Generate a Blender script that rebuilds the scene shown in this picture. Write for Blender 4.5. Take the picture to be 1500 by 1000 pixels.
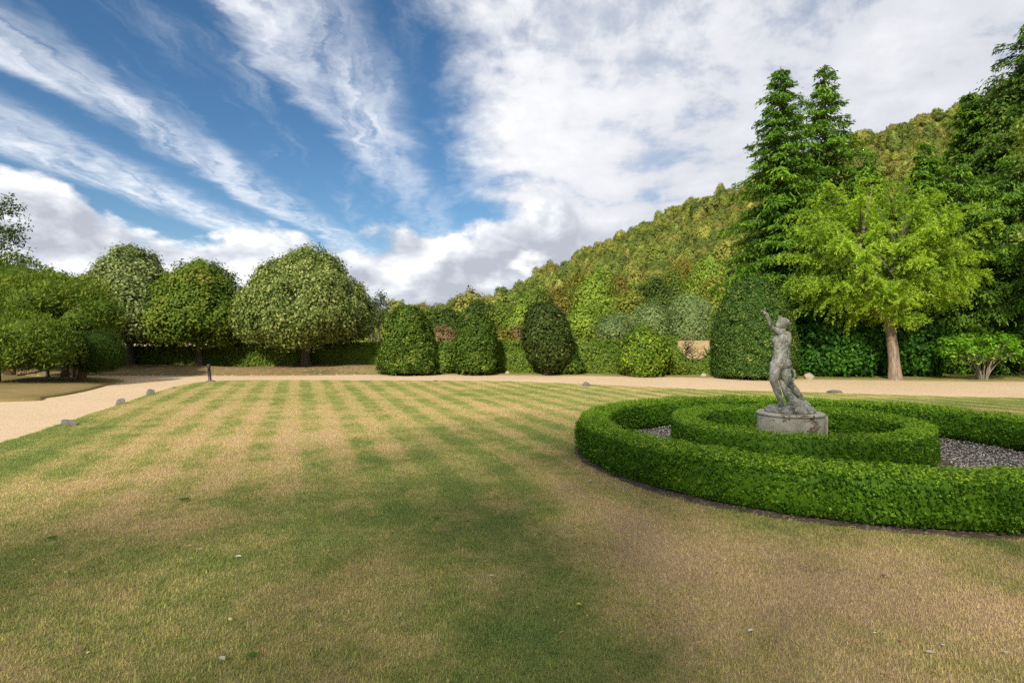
import bpy, bmesh, math, random
import numpy as np
from mathutils import Vector, Matrix

for o in list(bpy.data.objects):
    bpy.data.objects.remove(o, do_unlink=True)
S = bpy.context.scene
C = S.collection
R = math.radians

# ------------------------------------------------------------------ camera
EYE, F_PX, CX, HY = 1.6, 850.0, 750.0, 495.0       # eye height; the lens in photo pixels, used below to survey positions
cam_d = bpy.data.cameras.new('camera'); cam = bpy.data.objects.new('camera', cam_d); C.objects.link(cam)
cam.location = (0, 0, EYE); cam.rotation_euler = (R(90), 0, 0)
cam_d.sensor_width = 36; cam_d.lens = F_PX / 1500 * 36; cam_d.shift_y = -5 / 1500
cam_d.clip_start = 0.1; cam_d.clip_end = 6000
S.camera = cam

# ------------------------------------------------------------------ light
SUN_EL, SUN_AZ = R(34), R(200)                      # azimuth the sun stands at, clockwise from +Y (behind the camera, a little left)
SUN_STR, SKY_STR = 2.5, 0.10
EXPOSURE = 1.18
sun_d = bpy.data.lights.new('sun', 'SUN'); sun = bpy.data.objects.new('sun', sun_d); C.objects.link(sun)
sun_d.energy = SUN_STR; sun_d.angle = R(3.0); sun_d.color = (1, .93, .80)
to_sun = Vector((math.sin(SUN_AZ) * math.cos(SUN_EL), math.cos(SUN_AZ) * math.cos(SUN_EL), math.sin(SUN_EL)))
sun.rotation_euler = to_sun.to_track_quat('Z', 'Y').to_euler()
sun.location = (-20, -60, 50)
S.view_settings.view_transform = 'Standard'; S.view_settings.look = 'None'
S.view_settings.exposure = EXPOSURE; S.view_settings.gamma = 1; S.view_settings.use_curve_mapping = False
S.render.engine = 'CYCLES'
S.cycles.max_bounces = 6; S.cycles.diffuse_bounces = 3; S.cycles.glossy_bounces = 2
S.cycles.transmission_bounces = 3; S.cycles.transparent_max_bounces = 4
S.cycles.use_denoising = False
S.cycles.caustics_reflective = False; S.cycles.caustics_refractive = False


class NT:
    """small node-tree writer"""
    def __init__(s, tree):
        s.t = tree; s.t.nodes.clear()
    def n(s, typ, ins=None, **props):
        nd = s.t.nodes.new(typ)
        for k, v in props.items(): setattr(nd, k, v)
        for k, v in (ins or {}).items():
            sock = nd.inputs[k]
            if isinstance(v, bpy.types.NodeSocket): s.t.links.new(v, sock)
            elif isinstance(v, bpy.types.Node): s.t.links.new(v.outputs[0], sock)
            else: sock.default_value = v
        return nd
    def m(s, op, a, b=0.0, c=0.0, clamp=False):
        nd = s.n('ShaderNodeMath', {0: a, 1: b, 2: c}, operation=op); nd.use_clamp = clamp
        return nd.outputs[0]
    def v(s, op, a, b=(0, 0, 0)):
        return s.n('ShaderNodeVectorMath', {0: a, 1: b}, operation=op).outputs[0]
    def ss(s, x, lo, hi, a=0.0, b=1.0):
        return s.n('ShaderNodeMapRange', {0: x, 1: lo, 2: hi, 3: a, 4: b}, interpolation_type='SMOOTHSTEP').outputs[0]
    def noise(s, vec, scale, detail=4, rough=.55, dist=0.0, out=0):
        return s.n('ShaderNodeTexNoise', {'Vector': vec, 'Scale': scale, 'Detail': detail, 'Roughness': rough, 'Distortion': dist}).outputs[out]
    def mix(s, f, a, b, blend='MIX'):
        nd = s.n('ShaderNodeMix', data_type='RGBA', blend_type=blend)
        for idx, val in ((0, f), (6, a), (7, b)):
            if isinstance(val, bpy.types.NodeSocket): s.t.links.new(val, nd.inputs[idx])
            else:
                if idx != 0 and len(val) == 3: val = (*val, 1)
                nd.inputs[idx].default_value = val
        return nd.outputs[2]
    def ramp(s, f, stops, interp='LINEAR'):
        nd = s.n('ShaderNodeValToRGB', {0: f}); cr = nd.color_ramp; cr.interpolation = interp
        while len(cr.elements) < len(stops): cr.elements.new(.5)
        for e, (p, c) in zip(cr.elements, stops): e.position = p; e.color = (*c, 1)
        return nd.outputs[0]


# ------------------------------------------------------------------ sky with clouds
W = bpy.data.worlds.new('World'); S.world = W; W.use_nodes = True
t = NT(W.node_tree)
d = t.n('ShaderNodeTexCoord').outputs['Generated']
sep = t.n('ShaderNodeSeparateXYZ', {0: d}); x, y, z = sep.outputs
sky = t.n('ShaderNodeTexSky', sky_type='NISHITA', sun_disc=False, sun_elevation=SUN_EL, sun_rotation=SUN_AZ,
          altitude=50, air_density=1.0, dust_density=.3, ozone_density=2.6).outputs[0]
sky = t.n('ShaderNodeHueSaturation', {'Hue': .498, 'Saturation': 1.22, 'Value': .47, 'Color': sky}).outputs[0]
zc = t.m('MAXIMUM', z, .03)
qx = t.m('DIVIDE', x, zc); qy = t.m('DIVIDE', y, zc)
q = t.n('ShaderNodeCombineXYZ', {0: qx, 1: qy}).outputs[0]
# high cirrus combed along one wind direction
nlow = t.noise(q, .55, 2)
sx = t.m('ADD', qx, t.m('MULTIPLY', t.m('SUBTRACT', nlow, .5), .34))
finew = t.noise(q, 3.0, 6, .65, .4)
sx = t.m('ADD', sx, t.m('MULTIPLY', t.m('SUBTRACT', finew, .5), .26))
fibv = t.n('ShaderNodeCombineXYZ', {0: t.m('ADD', t.m('MULTIPLY', sx, 4.2), t.m('MULTIPLY', qy, .8)), 1: t.m('MULTIPLY', qy, .75)}).outputs[0]
fib = t.noise(fibv, 1.0, 7, .62, .5)
fine = t.noise(q, 5.5, 7, .65, .6)
def band(c, w, w2):
    return t.m('MULTIPLY', t.ss(sx, c - w, c - w * .25), t.ss(sx, c + w2 * .2, c + w2, 1, 0))
b1 = t.m('MULTIPLY', band(-.74, .22, .34), t.ss(qy, 2.0, 4.6, 1.0, .35))
b2 = t.m('MULTIPLY', band(-1.78, .20, .34), t.ss(qy, 3.0, 5.0, .85, .7))
b3 = t.m('MULTIPLY', band(-2.55, .34, .52), .95)
b4 = t.m('MULTIPLY', band(-3.9, .4, .7), .7)
bands = t.m('MAXIMUM', t.m('MAXIMUM', b1, b2), t.m('MAXIMUM', b3, b4))
cir = t.m('MULTIPLY', bands, t.ss(t.m('ADD', fib, t.m('MULTIPLY', t.m('SUBTRACT', fine, .5), .25)), .26, .70, .06, 1.0))
cir = t.m('MULTIPLY', cir, .88, clamp=True)
# veil between the cirrus and the sheet
veil = t.m('MULTIPLY', t.ss(fib, .48, .85, 0, .35), t.ss(qx, -3.5, -.2))
# broken altocumulus sheet on the right
n1 = t.noise(q, 1.15, 9, .58, .25)
dz = t.v('MULTIPLY', d, (1, 1, 1.25))
n2 = t.noise(dz, 6.5, 8, .6, .3)
n3f = t.noise(dz, 19.0, 7, .62, .3)
edge = t.m('ADD', qx, t.m('MULTIPLY', t.m('SUBTRACT', n1, .5), .75))
edge = t.m('ADD', edge, t.m('MULTIPLY', t.m('SUBTRACT', n2, .5), .55))
edge = t.m('ADD', edge, t.m('MULTIPLY', t.m('SUBTRACT', n3f, .5), .22))
sheet = t.ss(edge, -.36, .06)
thick = t.m('ADD', t.m('MULTIPLY', n1, .45), t.m('ADD', t.m('MULTIPLY', n2, .4), t.m('MULTIPLY', n3f, .15)))
holes = t.m('MULTIPLY', t.ss(thick, .40, .50, 1, 0), t.ss(qx, .2, 1.9, .45, 1.0))
sheet = t.m('MULTIPLY', sheet, t.m('SUBTRACT', 1.0, t.m('MULTIPLY', holes, .8)))
# low cumulus bank along the horizon
dv = t.v('MULTIPLY', d, (1, 1, 1.7))
c1 = t.noise(dv, 4.2, 9, .52, .2)
c2 = t.noise(t.v('ADD', dv, (-.018, -.01, .045)), 4.2, 9, .52, .2)
c3 = t.noise(dv, 11, 8, .6, .25)
top = t.m('ADD', .196, t.m('MULTIPLY', t.m('SUBTRACT', c1, .5), .54))
top = t.m('ADD', top, t.m('MULTIPLY', t.m('SUBTRACT', c3, .5), .10))
bank = t.ss(t.m('SUBTRACT', top, z), -.006, .036)
cb_sh = t.m('MULTIPLY', t.m('SUBTRACT', c1, c2), 6.5)
cb_sh = t.m('ADD', cb_sh, t.m('ADD', t.m('MULTIPLY', c3, 1.5), -.38), clamp=True)
bank_col = t.ramp(cb_sh, [(0, (.42, .445, .51)), (.38, (.55, .575, .635)), (.72, (.72, .74, .78)), (1, (.93, .93, .92))])
sh_v = t.m('ADD', t.m('MULTIPLY', t.m('SUBTRACT', thick, .5), 2.6), .52)
sh_v = t.m('SUBTRACT', sh_v, t.ss(edge, .05, 1.4, -.18, .16), clamp=True)
sheet_col = t.ramp(sh_v, [(0, (.48, .505, .56)), (.45, (.62, .635, .68)), (.8, (.78, .785, .81)), (1, (.92, .92, .92))])
K = 0.55 / SKY_STR
sc = t.n('ShaderNodeMixRGB', {0: 1.0, 1: sheet_col, 2: (K, K, K, 1)}, blend_type='MULTIPLY').outputs[0]
bc = t.n('ShaderNodeMixRGB', {0: 1.0, 1: bank_col, 2: (K, K, K, 1)}, blend_type='MULTIPLY').outputs[0]
col = t.mix(t.m('MAXIMUM', cir, veil), sky, (.89 * K, .90 * K, .93 * K))
col = t.mix(sheet, col, sc)
col = t.mix(bank, col, bc)
bg = t.n('ShaderNodeBackground', {0: col, 1: SKY_STR})
t.n('ShaderNodeOutputWorld', {0: bg})
W.cycles.sampling_method = 'MANUAL'; W.cycles.sample_map_resolution = 512


# ------------------------------------------------------------------ helpers
def px(u, D):                     # world X of photo column u at distance D
    return (u - CX) / F_PX * D
def hz(v, D):                     # world Z of photo row v at distance D
    return EYE - (v - HY) / F_PX * D

def rng_of(seed): return np.random.default_rng(seed)

def wav(p, freq, seed, octs=3, gain=.5):
    r = rng_of(seed); out = np.zeros(len(p)); a = 1.0; tot = 0
    for o in range(octs):
        for k in range(5):
            dvec = r.normal(size=3); dvec *= freq * (2 ** o) / np.linalg.norm(dvec) * r.uniform(.7, 1.4)
            out += a * np.sin(p @ dvec + r.uniform(0, 6.28)) / 2.2
        tot += a; a *= gain
    return out / tot

def unit(v): return v / np.maximum(np.linalg.norm(v, axis=-1, keepdims=True), 1e-9)

def mesh_np(name, verts, faces_flat, sizes, mat=None, tint=None, smooth=False):
    me = bpy.data.meshes.new(name)
    verts = np.asarray(verts, np.float32); faces_flat = np.asarray(faces_flat, np.int32); sizes = np.asarray(sizes, np.int32)
    me.vertices.add(len(verts)); me.vertices.foreach_set('co', verts.ravel())
    me.loops.add(len(faces_flat)); me.loops.foreach_set('vertex_index', faces_flat)
    me.polygons.add(len(sizes))
    st = np.zeros(len(sizes), np.int32); st[1:] = np.cumsum(sizes)[:-1]
    me.polygons.foreach_set('loop_start', st); me.polygons.foreach_set('loop_total', sizes)
    if smooth: me.polygons.foreach_set('use_smooth', np.ones(len(sizes), bool))
    me.update(calc_edges=True)
    if tint is not None:
        a = me.attributes.new('tint', 'FLOAT', 'POINT'); a.data.foreach_set('value', np.asarray(tint, np.float32))
    if mat: me.materials.append(mat)
    return me

def link(name, me, parent=None, loc=None, kind=None, label=None, cat=None, group=None):
    o = bpy.data.objects.new(name, me); C.objects.link(o)
    if parent: o.parent = parent
    if loc is not None: o.location = loc
    if kind: o['kind'] = kind
    if label: o['label'] = label
    if cat: o['category'] = cat
    if group: o['group'] = group
    return o

def thing(name, label, cat, loc=(0, 0, 0), group=None, rz=0):
    o = link(name, None, None, loc, None, label, cat, group); o.rotation_euler = (0, 0, rz)
    o.empty_display_size = .3
    return o

def leaf_quads(P, Nn, T, L, Wd, tint, fold=.25):
    """diamond leaves at P, facing Nn, long axis T"""
    Nn = unit(Nn); T = unit(T - Nn * np.sum(T * Nn, 1, keepdims=True)); B = np.cross(Nn, T)
    L = np.broadcast_to(np.asarray(L, float), (len(P),))[:, None]; Wd = np.broadcast_to(np.asarray(Wd, float), (len(P),))[:, None]
    v = np.stack([P - T * L * .5, P + B * Wd * .5 + Nn * Wd * fold + T * L * .05, P + T * L * .5, P - B * Wd * .5 + Nn * Wd * fold + T * L * .05], 1).reshape(-1, 3)
    return v, np.repeat(tint, 4)

def leaf_mesh(name, P, Nn, T, L, Wd, tint, mat, core=None):
    v, tt = leaf_quads(P, Nn, T, L, Wd, tint)
    f = np.arange(len(v)); s = np.full(len(P), 4)
    if core is not None:                     # (verts, quads) of the dense twig mass inside
        cv, cf = core; f = np.concatenate([f, cf.ravel() + len(v)]); s = np.concatenate([s, np.full(len(cf), cf.shape[1])])
        v = np.concatenate([v, cv]); tt = np.concatenate([tt, np.full(len(cv), .35)])
    return mesh_np(name, v, f, s, mat, tt)

def rand_dirs(r, n): return unit(r.normal(size=(n, 3)))

def sweep(paths, mat, name='tube', sides=7):
    """tapered tubes; paths = [(pts(n,3), radii(n))]"""
    V = []; Fc = []; Sz = []; base = 0
    for pts, rad in paths:
        pts = np.asarray(pts, float); rad = np.asarray(rad, float); n = len(pts)
        tan = unit(np.gradient(pts, axis=0)); up = np.array([0, 0, 1.]) if abs(tan[0, 2]) < .9 else np.array([1., 0, 0])
        a = unit(np.cross(tan, up)); b = np.cross(tan, a)
        th = np.arange(sides) / sides * 2 * math.pi
        ring = pts[:, None] + rad[:, None, None] * (np.cos(th)[None, :, None] * a[:, None] + np.sin(th)[None, :, None] * b[:, None])
        V.append(ring.reshape(-1, 3))
        i = np.arange(n - 1)[:, None] * sides; j = np.arange(sides)[None]; k = (j + 1) % sides
        q4 = np.stack([i + j, i + k, i + sides + k, i + sides + j], -1).reshape(-1, 4) + base
        Fc.append(q4.ravel()); Sz.append(np.full(len(q4), 4))
        base += n * sides
    return mesh_np(name, np.concatenate(V), np.concatenate(Fc), np.concatenate(Sz), mat, smooth=True)

def bez(a, b, c, n):
    s = np.linspace(0, 1, n)[:, None]
    return (1 - s) ** 2 * a + 2 * s * (1 - s) * b + s * s * c

def grid_core(Vgrid, closed_u):
    """quads of a (nu,nv,3) grid"""
    nu, nv = Vgrid.shape[:2]; i = np.arange(nu if closed_u else nu - 1)[:, None]; j = np.arange(nv - 1)[None]
    i2 = (i + 1) % nu
    return Vgrid.reshape(-1, 3), np.stack([i * nv + j, i2 * nv + j, i2 * nv + j + 1, i * nv + j + 1], -1).reshape(-1, 4)

def rev_grid(prof, nphi=28, shrink=.85, lump=None):
    ph = np.arange(nphi) / nphi * 2 * math.pi
    zz = np.array([p[0] for p in prof]); rr = np.array([p[1] for p in prof]) * shrink
    G = np.stack([np.cos(ph)[:, None] * rr[None], np.sin(ph)[:, None] * rr[None], np.broadcast_to(zz, (nphi, len(zz)))], -1)
    if lump is not None:
        p = G.reshape(-1, 3); G = (p * np.array([1, 1, 0]) * (1 + lump(p))[:, None] + p * np.array([0, 0, 1])).reshape(G.shape)
    return G

# ------------------------------------------------------------------ materials
def mat_new(name):
    m = bpy.data.materials.new(name); m.use_nodes = True
    return m, NT(m.node_tree)

def leaf_mat(name, stops, rough=.5, transl=.28, clump=1.2, clump_amt=.22, spec=.12):
    stops = [(p_, (min(.8, c_[0] * 1.5), min(.8, c_[1] * 1.34), c_[2] * .75)) for p_, c_ in stops]
    m, t = mat_new(name)
    at = t.n('ShaderNodeAttribute', attribute_name='tint').outputs['Fac']
    pos = t.n('ShaderNodeNewGeometry').outputs['Position']
    nz = t.noise(pos, clump, 3)
    f = t.m('ADD', at, t.m('MULTIPLY', t.m('SUBTRACT', nz, .5), clump_amt * 2), clamp=True)
    c = t.ramp(f, stops)
    p = t.n('ShaderNodeBsdfPrincipled', {'Base Color': c, 'Roughness': rough, 'Specular IOR Level': spec})
    tc = t.mix(1.0, c, (1.15, 1.25, .5), 'MULTIPLY')
    tr = t.n('ShaderNodeBsdfTranslucent', {'Color': tc})
    t.n('ShaderNodeOutputMaterial', {0: t.n('ShaderNodeMixShader', {0: transl, 1: p, 2: tr})})
    return m

def bark_mat(name, c1, c2, scale=9):
    m, t = mat_new(name)
    co = t.n('ShaderNodeTexCoord').outputs['Object']
    n = t.noise(t.v('MULTIPLY', co, (1, 1, .22)), scale, 6, .65, .4)
    c = t.ramp(n, [(.3, c1), (.7, c2)])
    b = t.n('ShaderNodeBump', {'Strength': .9, 'Distance': .03, 'Height': n})
    t.n('ShaderNodeOutputMaterial', {0: t.n('ShaderNodeBsdfPrincipled', {'Base Color': c, 'Roughness': .9, 'Normal': b})})
    return m

def stone_mat(name, c1, c2, c3, scale=14, bump=.02):
    m, t = mat_new(name)
    co = t.n('ShaderNodeTexCoord').outputs['Object']
    n = t.noise(co, scale, 7, .65); n2 = t.noise(co, scale * .3, 4)
    c = t.mix(t.ss(n2, .4, .62), t.ramp(n, [(.3, c1), (.65, c2)]), c3)
    b = t.n('ShaderNodeBump', {'Strength': .8, 'Distance': bump, 'Height': n})
    t.n('ShaderNodeOutputMaterial', {0: t.n('ShaderNodeBsdfPrincipled', {'Base Color': c, 'Roughness': .92, 'Normal': b})})
    return m

# lawn colour: dry straw and green patches, mowing stripes (the lean of the blades), one node group for turf and blades
LG = bpy.data.node_groups.new('LawnColour', 'ShaderNodeTree')
LG.interface.new_socket('Color', in_out='OUTPUT', socket_type='NodeSocketColor')
t = NT(LG)
pos = t.n('ShaderNodeNewGeometry').outputs['Position']
pos = t.v('MULTIPLY', pos, (1, 1, 0))
ps = t.n('ShaderNodeSeparateXYZ', {0: pos})
PX, PY = ps.outputs[0], ps.outputs[1]
na = t.noise(pos, .42, 5, .6, .4); nb = t.noise(pos, 1.5, 5, .62, .3); nc = t.noise(pos, 9, 4, .6); nd_ = t.noise(pos, 60, 2)
def spot(cx, cy, rx, ry, amp, rot=0):
    c, s = math.cos(R(rot)), math.sin(R(rot))
    dx = t.m('SUBTRACT', PX, cx); dy = t.m('SUBTRACT', PY, cy)
    u = t.m('ADD', t.m('MULTIPLY', dx, c / rx), t.m('MULTIPLY', dy, s / rx))
    w = t.m('ADD', t.m('MULTIPLY', dx, -s / ry), t.m('MULTIPLY', dy, c / ry))
    r2 = t.m('ADD', t.m('MULTIPLY', u, u), t.m('MULTIPLY', w, w))
    return t.m('MULTIPLY', t.m('POWER', 2.718, t.m('MULTIPLY', r2, -1.0)), amp)
# positive = green, negative = dry
acc = None
for sp in [(-.4, 5.6, .9, 1.4, .22), (-1.0, 7.6, 1.1, 1.4, .12), (.12, 3.0, .5, 1.1, .36), (-7.6, 9.6, 1.1, 3.2, .34, 12), (-3.0, 3.8, 1.4, .9, .18),
           (1.2, 9.6, .8, 1.6, .22), (-1.6, 5.2, .8, .9, .2), (-6.2, 7.2, 1.0, .9, .22), (11, 14.5, 8, 1.0, .28), (4.5, 17.0, 6, 1.0, .16), (-.9, 10.5, 1.6, 1.6, .12),
           (-4.0, 8.9, 1.7, 1.2, -.34), (-3.9, 6.6, 1.2, 1.0, -.25), (-7.0, 12.5, 2.0, 2.0, -.20), (1.25, 4.3, .8, 1.0, -.34), (2.4, 3.6, 1.2, .7, -.36), (.75, 6.3, .55, 1.3, -.30),
           (-.85, 3.9, .45, .5, -.20), (-3.2, 5.0, .8, .5, -.2), (1.6, 2.9, 1.0, .5, -.16), (-2.0, 12, 5, 2.5, -.10)]:
    sn = spot(*sp); acc = sn if acc is None else t.m('ADD', acc, sn)
g = t.m('ADD', t.m('MULTIPLY', t.m('SUBTRACT', na, .5), .8), t.m('MULTIPLY', t.m('SUBTRACT', nb, .5), 1.15))
g = t.m('ADD', g, t.m('MULTIPLY', t.m('SUBTRACT', nc, .5), .75))
g = t.m('ADD', g, acc)
sdir = math.atan2(.343, .939)
sper = t.m('ADD', t.m('MULTIPLY', PX, math.cos(sdir)), t.m('MULTIPLY', PY, math.sin(sdir)))
sper = t.m('ADD', sper, t.m('MULTIPLY', t.m('SUBTRACT', t.noise(pos, .7, 2), .5), .25))
wave = t.m('SINE', t.m('MULTIPLY', sper, 2 * math.pi / .70))
wave = t.ss(wave, -.7, .7, -1, 1)
samp = t.m('MULTIPLY', t.ss(PY, 3.0, 9.0, .15, 1.0), t.ss(t.noise(pos, .33, 2), .30, .55, .65, 1.0))
g = t.m('ADD', g, t.m('MULTIPLY', t.m('MULTIPLY', wave, samp), t.ss(nb, .3, .7, .12, .16)))
g = t.m('ADD', g, .49, clamp=True)
lc = t.ramp(g, [(0, (.55, .405, .225)), (.22, (.51, .40, .18)), (.45, (.395, .355, .118)), (.66, (.245, .285, .062)), (1, (.12, .21, .032))])
lc = t.mix(t.m('MULTIPLY', t.m('SUBTRACT', nd_, .32, clamp=True), .8), lc, (.46, .38, .20))
t.n('NodeGroupOutput', {0: lc})

m_lawn, t = mat_new('turf')
gcol = t.n('ShaderNodeGroup', node_tree=LG).outputs[0]
gcol = t.mix(1.0, gcol, (.70, .66, .60), 'MULTIPLY')
pos = t.n('ShaderNodeNewGeometry').outputs['Position']
hn = t.m('ADD', t.m('MULTIPLY', t.noise(pos, 70, 4, .7), .7), t.m('MULTIPLY', t.noise(pos, 14, 3), .6))
bp = t.n('ShaderNodeBump', {'Strength': .7, 'Distance': .02, 'Height': hn})
t.n('ShaderNodeOutputMaterial', {0: t.n('ShaderNodeBsdfPrincipled', {'Base Color': gcol, 'Roughness': .95, 'Specular IOR Level': .1, 'Normal': bp})})

m_blade, t = mat_new('grass_blade')
gcol = t.n('ShaderNodeGroup', node_tree=LG).outputs[0]
at = t.n('ShaderNodeAttribute', attribute_name='tint').outputs['Fac']
c = t.n('ShaderNodeHueSaturation', {'Hue': t.m('ADD', .485, t.m('MULTIPLY', at, .03)), 'Saturation': t.m('ADD', .8, t.m('MULTIPLY', at, .35)), 'Value': t.m('ADD', .85, t.m('MULTIPLY', at, 1.0)), 'Color': gcol}).outputs[0]
p = t.n('ShaderNodeBsdfPrincipled', {'Base Color': c, 'Roughness': .7, 'Specular IOR Level': .2})
tr = t.n('ShaderNodeBsdfTranslucent', {'Color': c})
t.n('ShaderNodeOutputMaterial', {0: t.n('ShaderNodeMixShader', {0: .35, 1: p, 2: tr})})

def ground_mat(name, stops, s1, s2, bump=.02, litter=None, rough=.95):
    m, t = mat_new(name)
    pos = t.n('ShaderNodeNewGeometry').outputs['Position']
    a = t.noise(pos, s1, 6, .62, .3); b = t.noise(pos, s2, 4, .65)
    f = t.m('ADD', t.m('MULTIPLY', a, .75), t.m('MULTIPLY', b, .35))
    c = t.ramp(f, stops)
    if litter:
        vo = t.n('ShaderNodeTexVoronoi', {'Vector': pos, 'Scale': litter[0]})
        sel = t.ss(t.m('ADD', t.n('ShaderNodeSeparateColor', {0: vo.outputs['Color']}).outputs[0], t.m('MULTIPLY', a, .3)), litter[1], litter[1] + .05)
        c = t.mix(sel, c, litter[2])
    bp = t.n('ShaderNodeBump', {'Strength': .8, 'Distance': bump, 'Height': t.m('ADD', b, t.m('MULTIPLY', a, .4))})
    t.n('ShaderNodeOutputMaterial', {0: t.n('ShaderNodeBsdfPrincipled', {'Base Color': c, 'Roughness': rough, 'Specular IOR Level': .15, 'Normal': bp})})
    return m

m_field = ground_mat('dry_field', [(.35, (.40, .28, .12)), (.6, (.46, .33, .16)), (.8, (.33, .27, .10))], .12, 3)
m_verge = ground_mat('verge_grass', [(.3, (.10, .125, .03)), (.55, (.22, .19, .06)), (.8, (.32, .25, .10))], .5, 18)
m_bank = ground_mat('bank_litter', [(.35, (.085, .10, .03)), (.5, (.20, .145, .06)), (.75, (.27, .18, .08))], .55, 14, .03, (16, .98, (.40, .28, .14)))
m_island = ground_mat('island_turf', [(.35, (.10, .105, .03)), (.52, (.22, .165, .06)), (.75, (.30, .21, .09))], .45, 16, .03)
m_soil = ground_mat('bare_soil', [(.3, (.045, .033, .022)), (.7, (.13, .10, .07))], 5, 40, .03, (45, 1.02, (.27, .22, .16)))

m_gravel, t = mat_new('drive_gravel')
pos = t.n('ShaderNodeNewGeometry').outputs['Position']
vo = t.n('ShaderNodeTexVoronoi', {'Vector': pos, 'Scale': 55})
sp = t.n('ShaderNodeSeparateColor', {0: vo.outputs['Color']}).outputs[0]
a = t.noise(pos, .35, 5, .6); b = t.noise(pos, 3, 4)
c = t.ramp(t.m('ADD', t.m('MULTIPLY', a, .6), t.m('MULTIPLY', b, .4)), [(.35, (.54, .375, .205)), (.65, (.62, .445, .265))])
c = t.mix(t.m('MULTIPLY', sp, .45), c, (.72, .58, .42)); c = t.mix(t.ss(sp, .0, .16, .5, 0), c, (.22, .15, .09))
bp = t.n('ShaderNodeBump', {'Strength': .6, 'Distance': .012, 'Height': vo.outputs['Distance']})
t.n('ShaderNodeOutputMaterial', {0: t.n('ShaderNodeBsdfPrincipled', {'Base Color': c, 'Roughness': .95, 'Specular IOR Level': .2, 'Normal': bp})})

L_box = leaf_mat('box_leaves', [(0, (.022, .066, .010)), (.38, (.068, .17, .018)), (.7, (.165, .315, .034)), (1, (.29, .43, .07))], .5, .32, 2.6, .24)
L_lime = leaf_mat('silver_lime_leaves', [(0, (.034, .062, .026)), (.40, (.085, .128, .060)), (.65, (.19, .245, .15)), (1, (.32, .37, .28))], .55, .18, .8, .12)
L_lime3 = leaf_mat('pale_lime_leaves', [(0, (.036, .068, .024)), (.40, (.094, .144, .052)), (.65, (.19, .245, .125)), (1, (.30, .355, .23))], .55, .18, .8, .14)
L_beech = leaf_mat('hornbeam_leaves', [(0, (.026, .062, .012)), (.45, (.072, .130, .024)), (.80, (.125, .18, .034)), (1, (.17, .165, .05))], .5, .25, .55, .26)
L_yew = leaf_mat('dark_yew_needles', [(0, (.008, .020, .004)), (.5, (.020, .045, .008)), (1, (.05, .088, .016))], .7, .15, 2, .15)
L_feather = leaf_mat('feathery_cypress', [(0, (.026, .058, .012)), (.45, (.074, .128, .026)), (.8, (.135, .19, .038)), (1, (.19, .235, .055))], .65, .3, .5, .22)
L_holly = leaf_mat('holly_leaves', [(0, (.017, .040, .008)), (.45, (.044, .092, .016)), (.8, (.095, .155, .030)), (1, (.19, .23, .07))], .5, .2, 1.3, .15)
L_hollyd = leaf_mat('dark_holly_leaves', [(0, (.014, .030, .010)), (.5, (.035, .065, .018)), (.85, (.085, .105, .040)), (1, (.17, .15, .09))], .5, .15, 1.2, .2)
L_bush = leaf_mat('loose_bush_leaves', [(0, (.022, .060, .010)), (.45, (.075, .145, .020)), (.8, (.17, .25, .035)), (1, (.27, .33, .06))], .4, .28, 1.2, .18)
L_hedge = leaf_mat('field_hedge_leaves', [(0, (.036, .080, .018)), (.45, (.090, .165, .036)), (.8, (.17, .24, .055)), (1, (.26, .30, .09))], .5, .3, .8, .25)
L_dome = leaf_mat('box_dome_leaves', [(0, (.012, .038, .010)), (.45, (.032, .080, .020)), (.8, (.085, .145, .045)), (1, (.19, .25, .11))], .55, .15, 1.2, .12)
L_larch = leaf_mat('larch_needles', [(0, (.072, .145, .022)), (.4, (.175, .305, .044)), (.75, (.28, .43, .07)), (1, (.38, .49, .14))], .55, .42, .8, .2)
L_cedar = leaf_mat('western_cedar_sprays', [(0, (.022, .065, .012)), (.45, (.062, .150, .022)), (.8, (.13, .255, .034)), (1, (.22, .34, .06))], .55, .3, .45, .22)
L_ever = leaf_mat('evergreen_sprays', [(0, (.028, .074, .014)), (.5, (.075, .175, .030)), (.85, (.15, .27, .048)), (1, (.22, .33, .075))], .6, .3, .5, .2)
L_tall = leaf_mat('tall_broadleaf', [(0, (.020, .052, .012)), (.5, (.050, .115, .024)), (.85, (.105, .19, .04)), (1, (.18, .25, .075))], .5, .25, .5, .2)
L_pale = leaf_mat('pale_maple_leaves', [(0, (.06, .11, .035)), (.5, (.15, .24, .08)), (.85, (.27, .36, .14)), (1, (.38, .44, .22))], .5, .3, .8, .15)
L_laurel = leaf_mat('laurel_leaves', [(0, (.010, .038, .008)), (.5, (.024, .085, .014)), (.85, (.055, .170, .022)), (1, (.12, .28, .04))], .5, .22, .9, .25)
L_shrub = leaf_mat('shrub_leaves', [(0, (.035, .110, .014)), (.5, (.09, .23, .026)), (1, (.20, .36, .05))], .4, .35, 1.5, .15)
L_sparse = leaf_mat('sparse_tree_leaves', [(0, (.02, .045, .018)), (.6, (.055, .095, .04)), (1, (.13, .17, .08))], .45, .2, 1, .2)
B_grey = bark_mat('grey_bark', (.05, .04, .03), (.16, .13, .10))
B_red = bark_mat('reddish_bark', (.05, .024, .014), (.19, .085, .05))
B_larch = bark_mat('larch_bark', (.09, .062, .042), (.36, .27, .19), 11)
B_twig = bark_mat('pale_twig', (.14, .11, .08), (.30, .25, .19))
M_rock = stone_mat('boulder_rock', (.05, .046, .04), (.25, .23, .20), (.13, .12, .095), 9, .04)
M_rockp = stone_mat('cream_rock', (.22, .19, .13), (.48, .42, .31), (.36, .31, .22), 9, .02)

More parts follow.
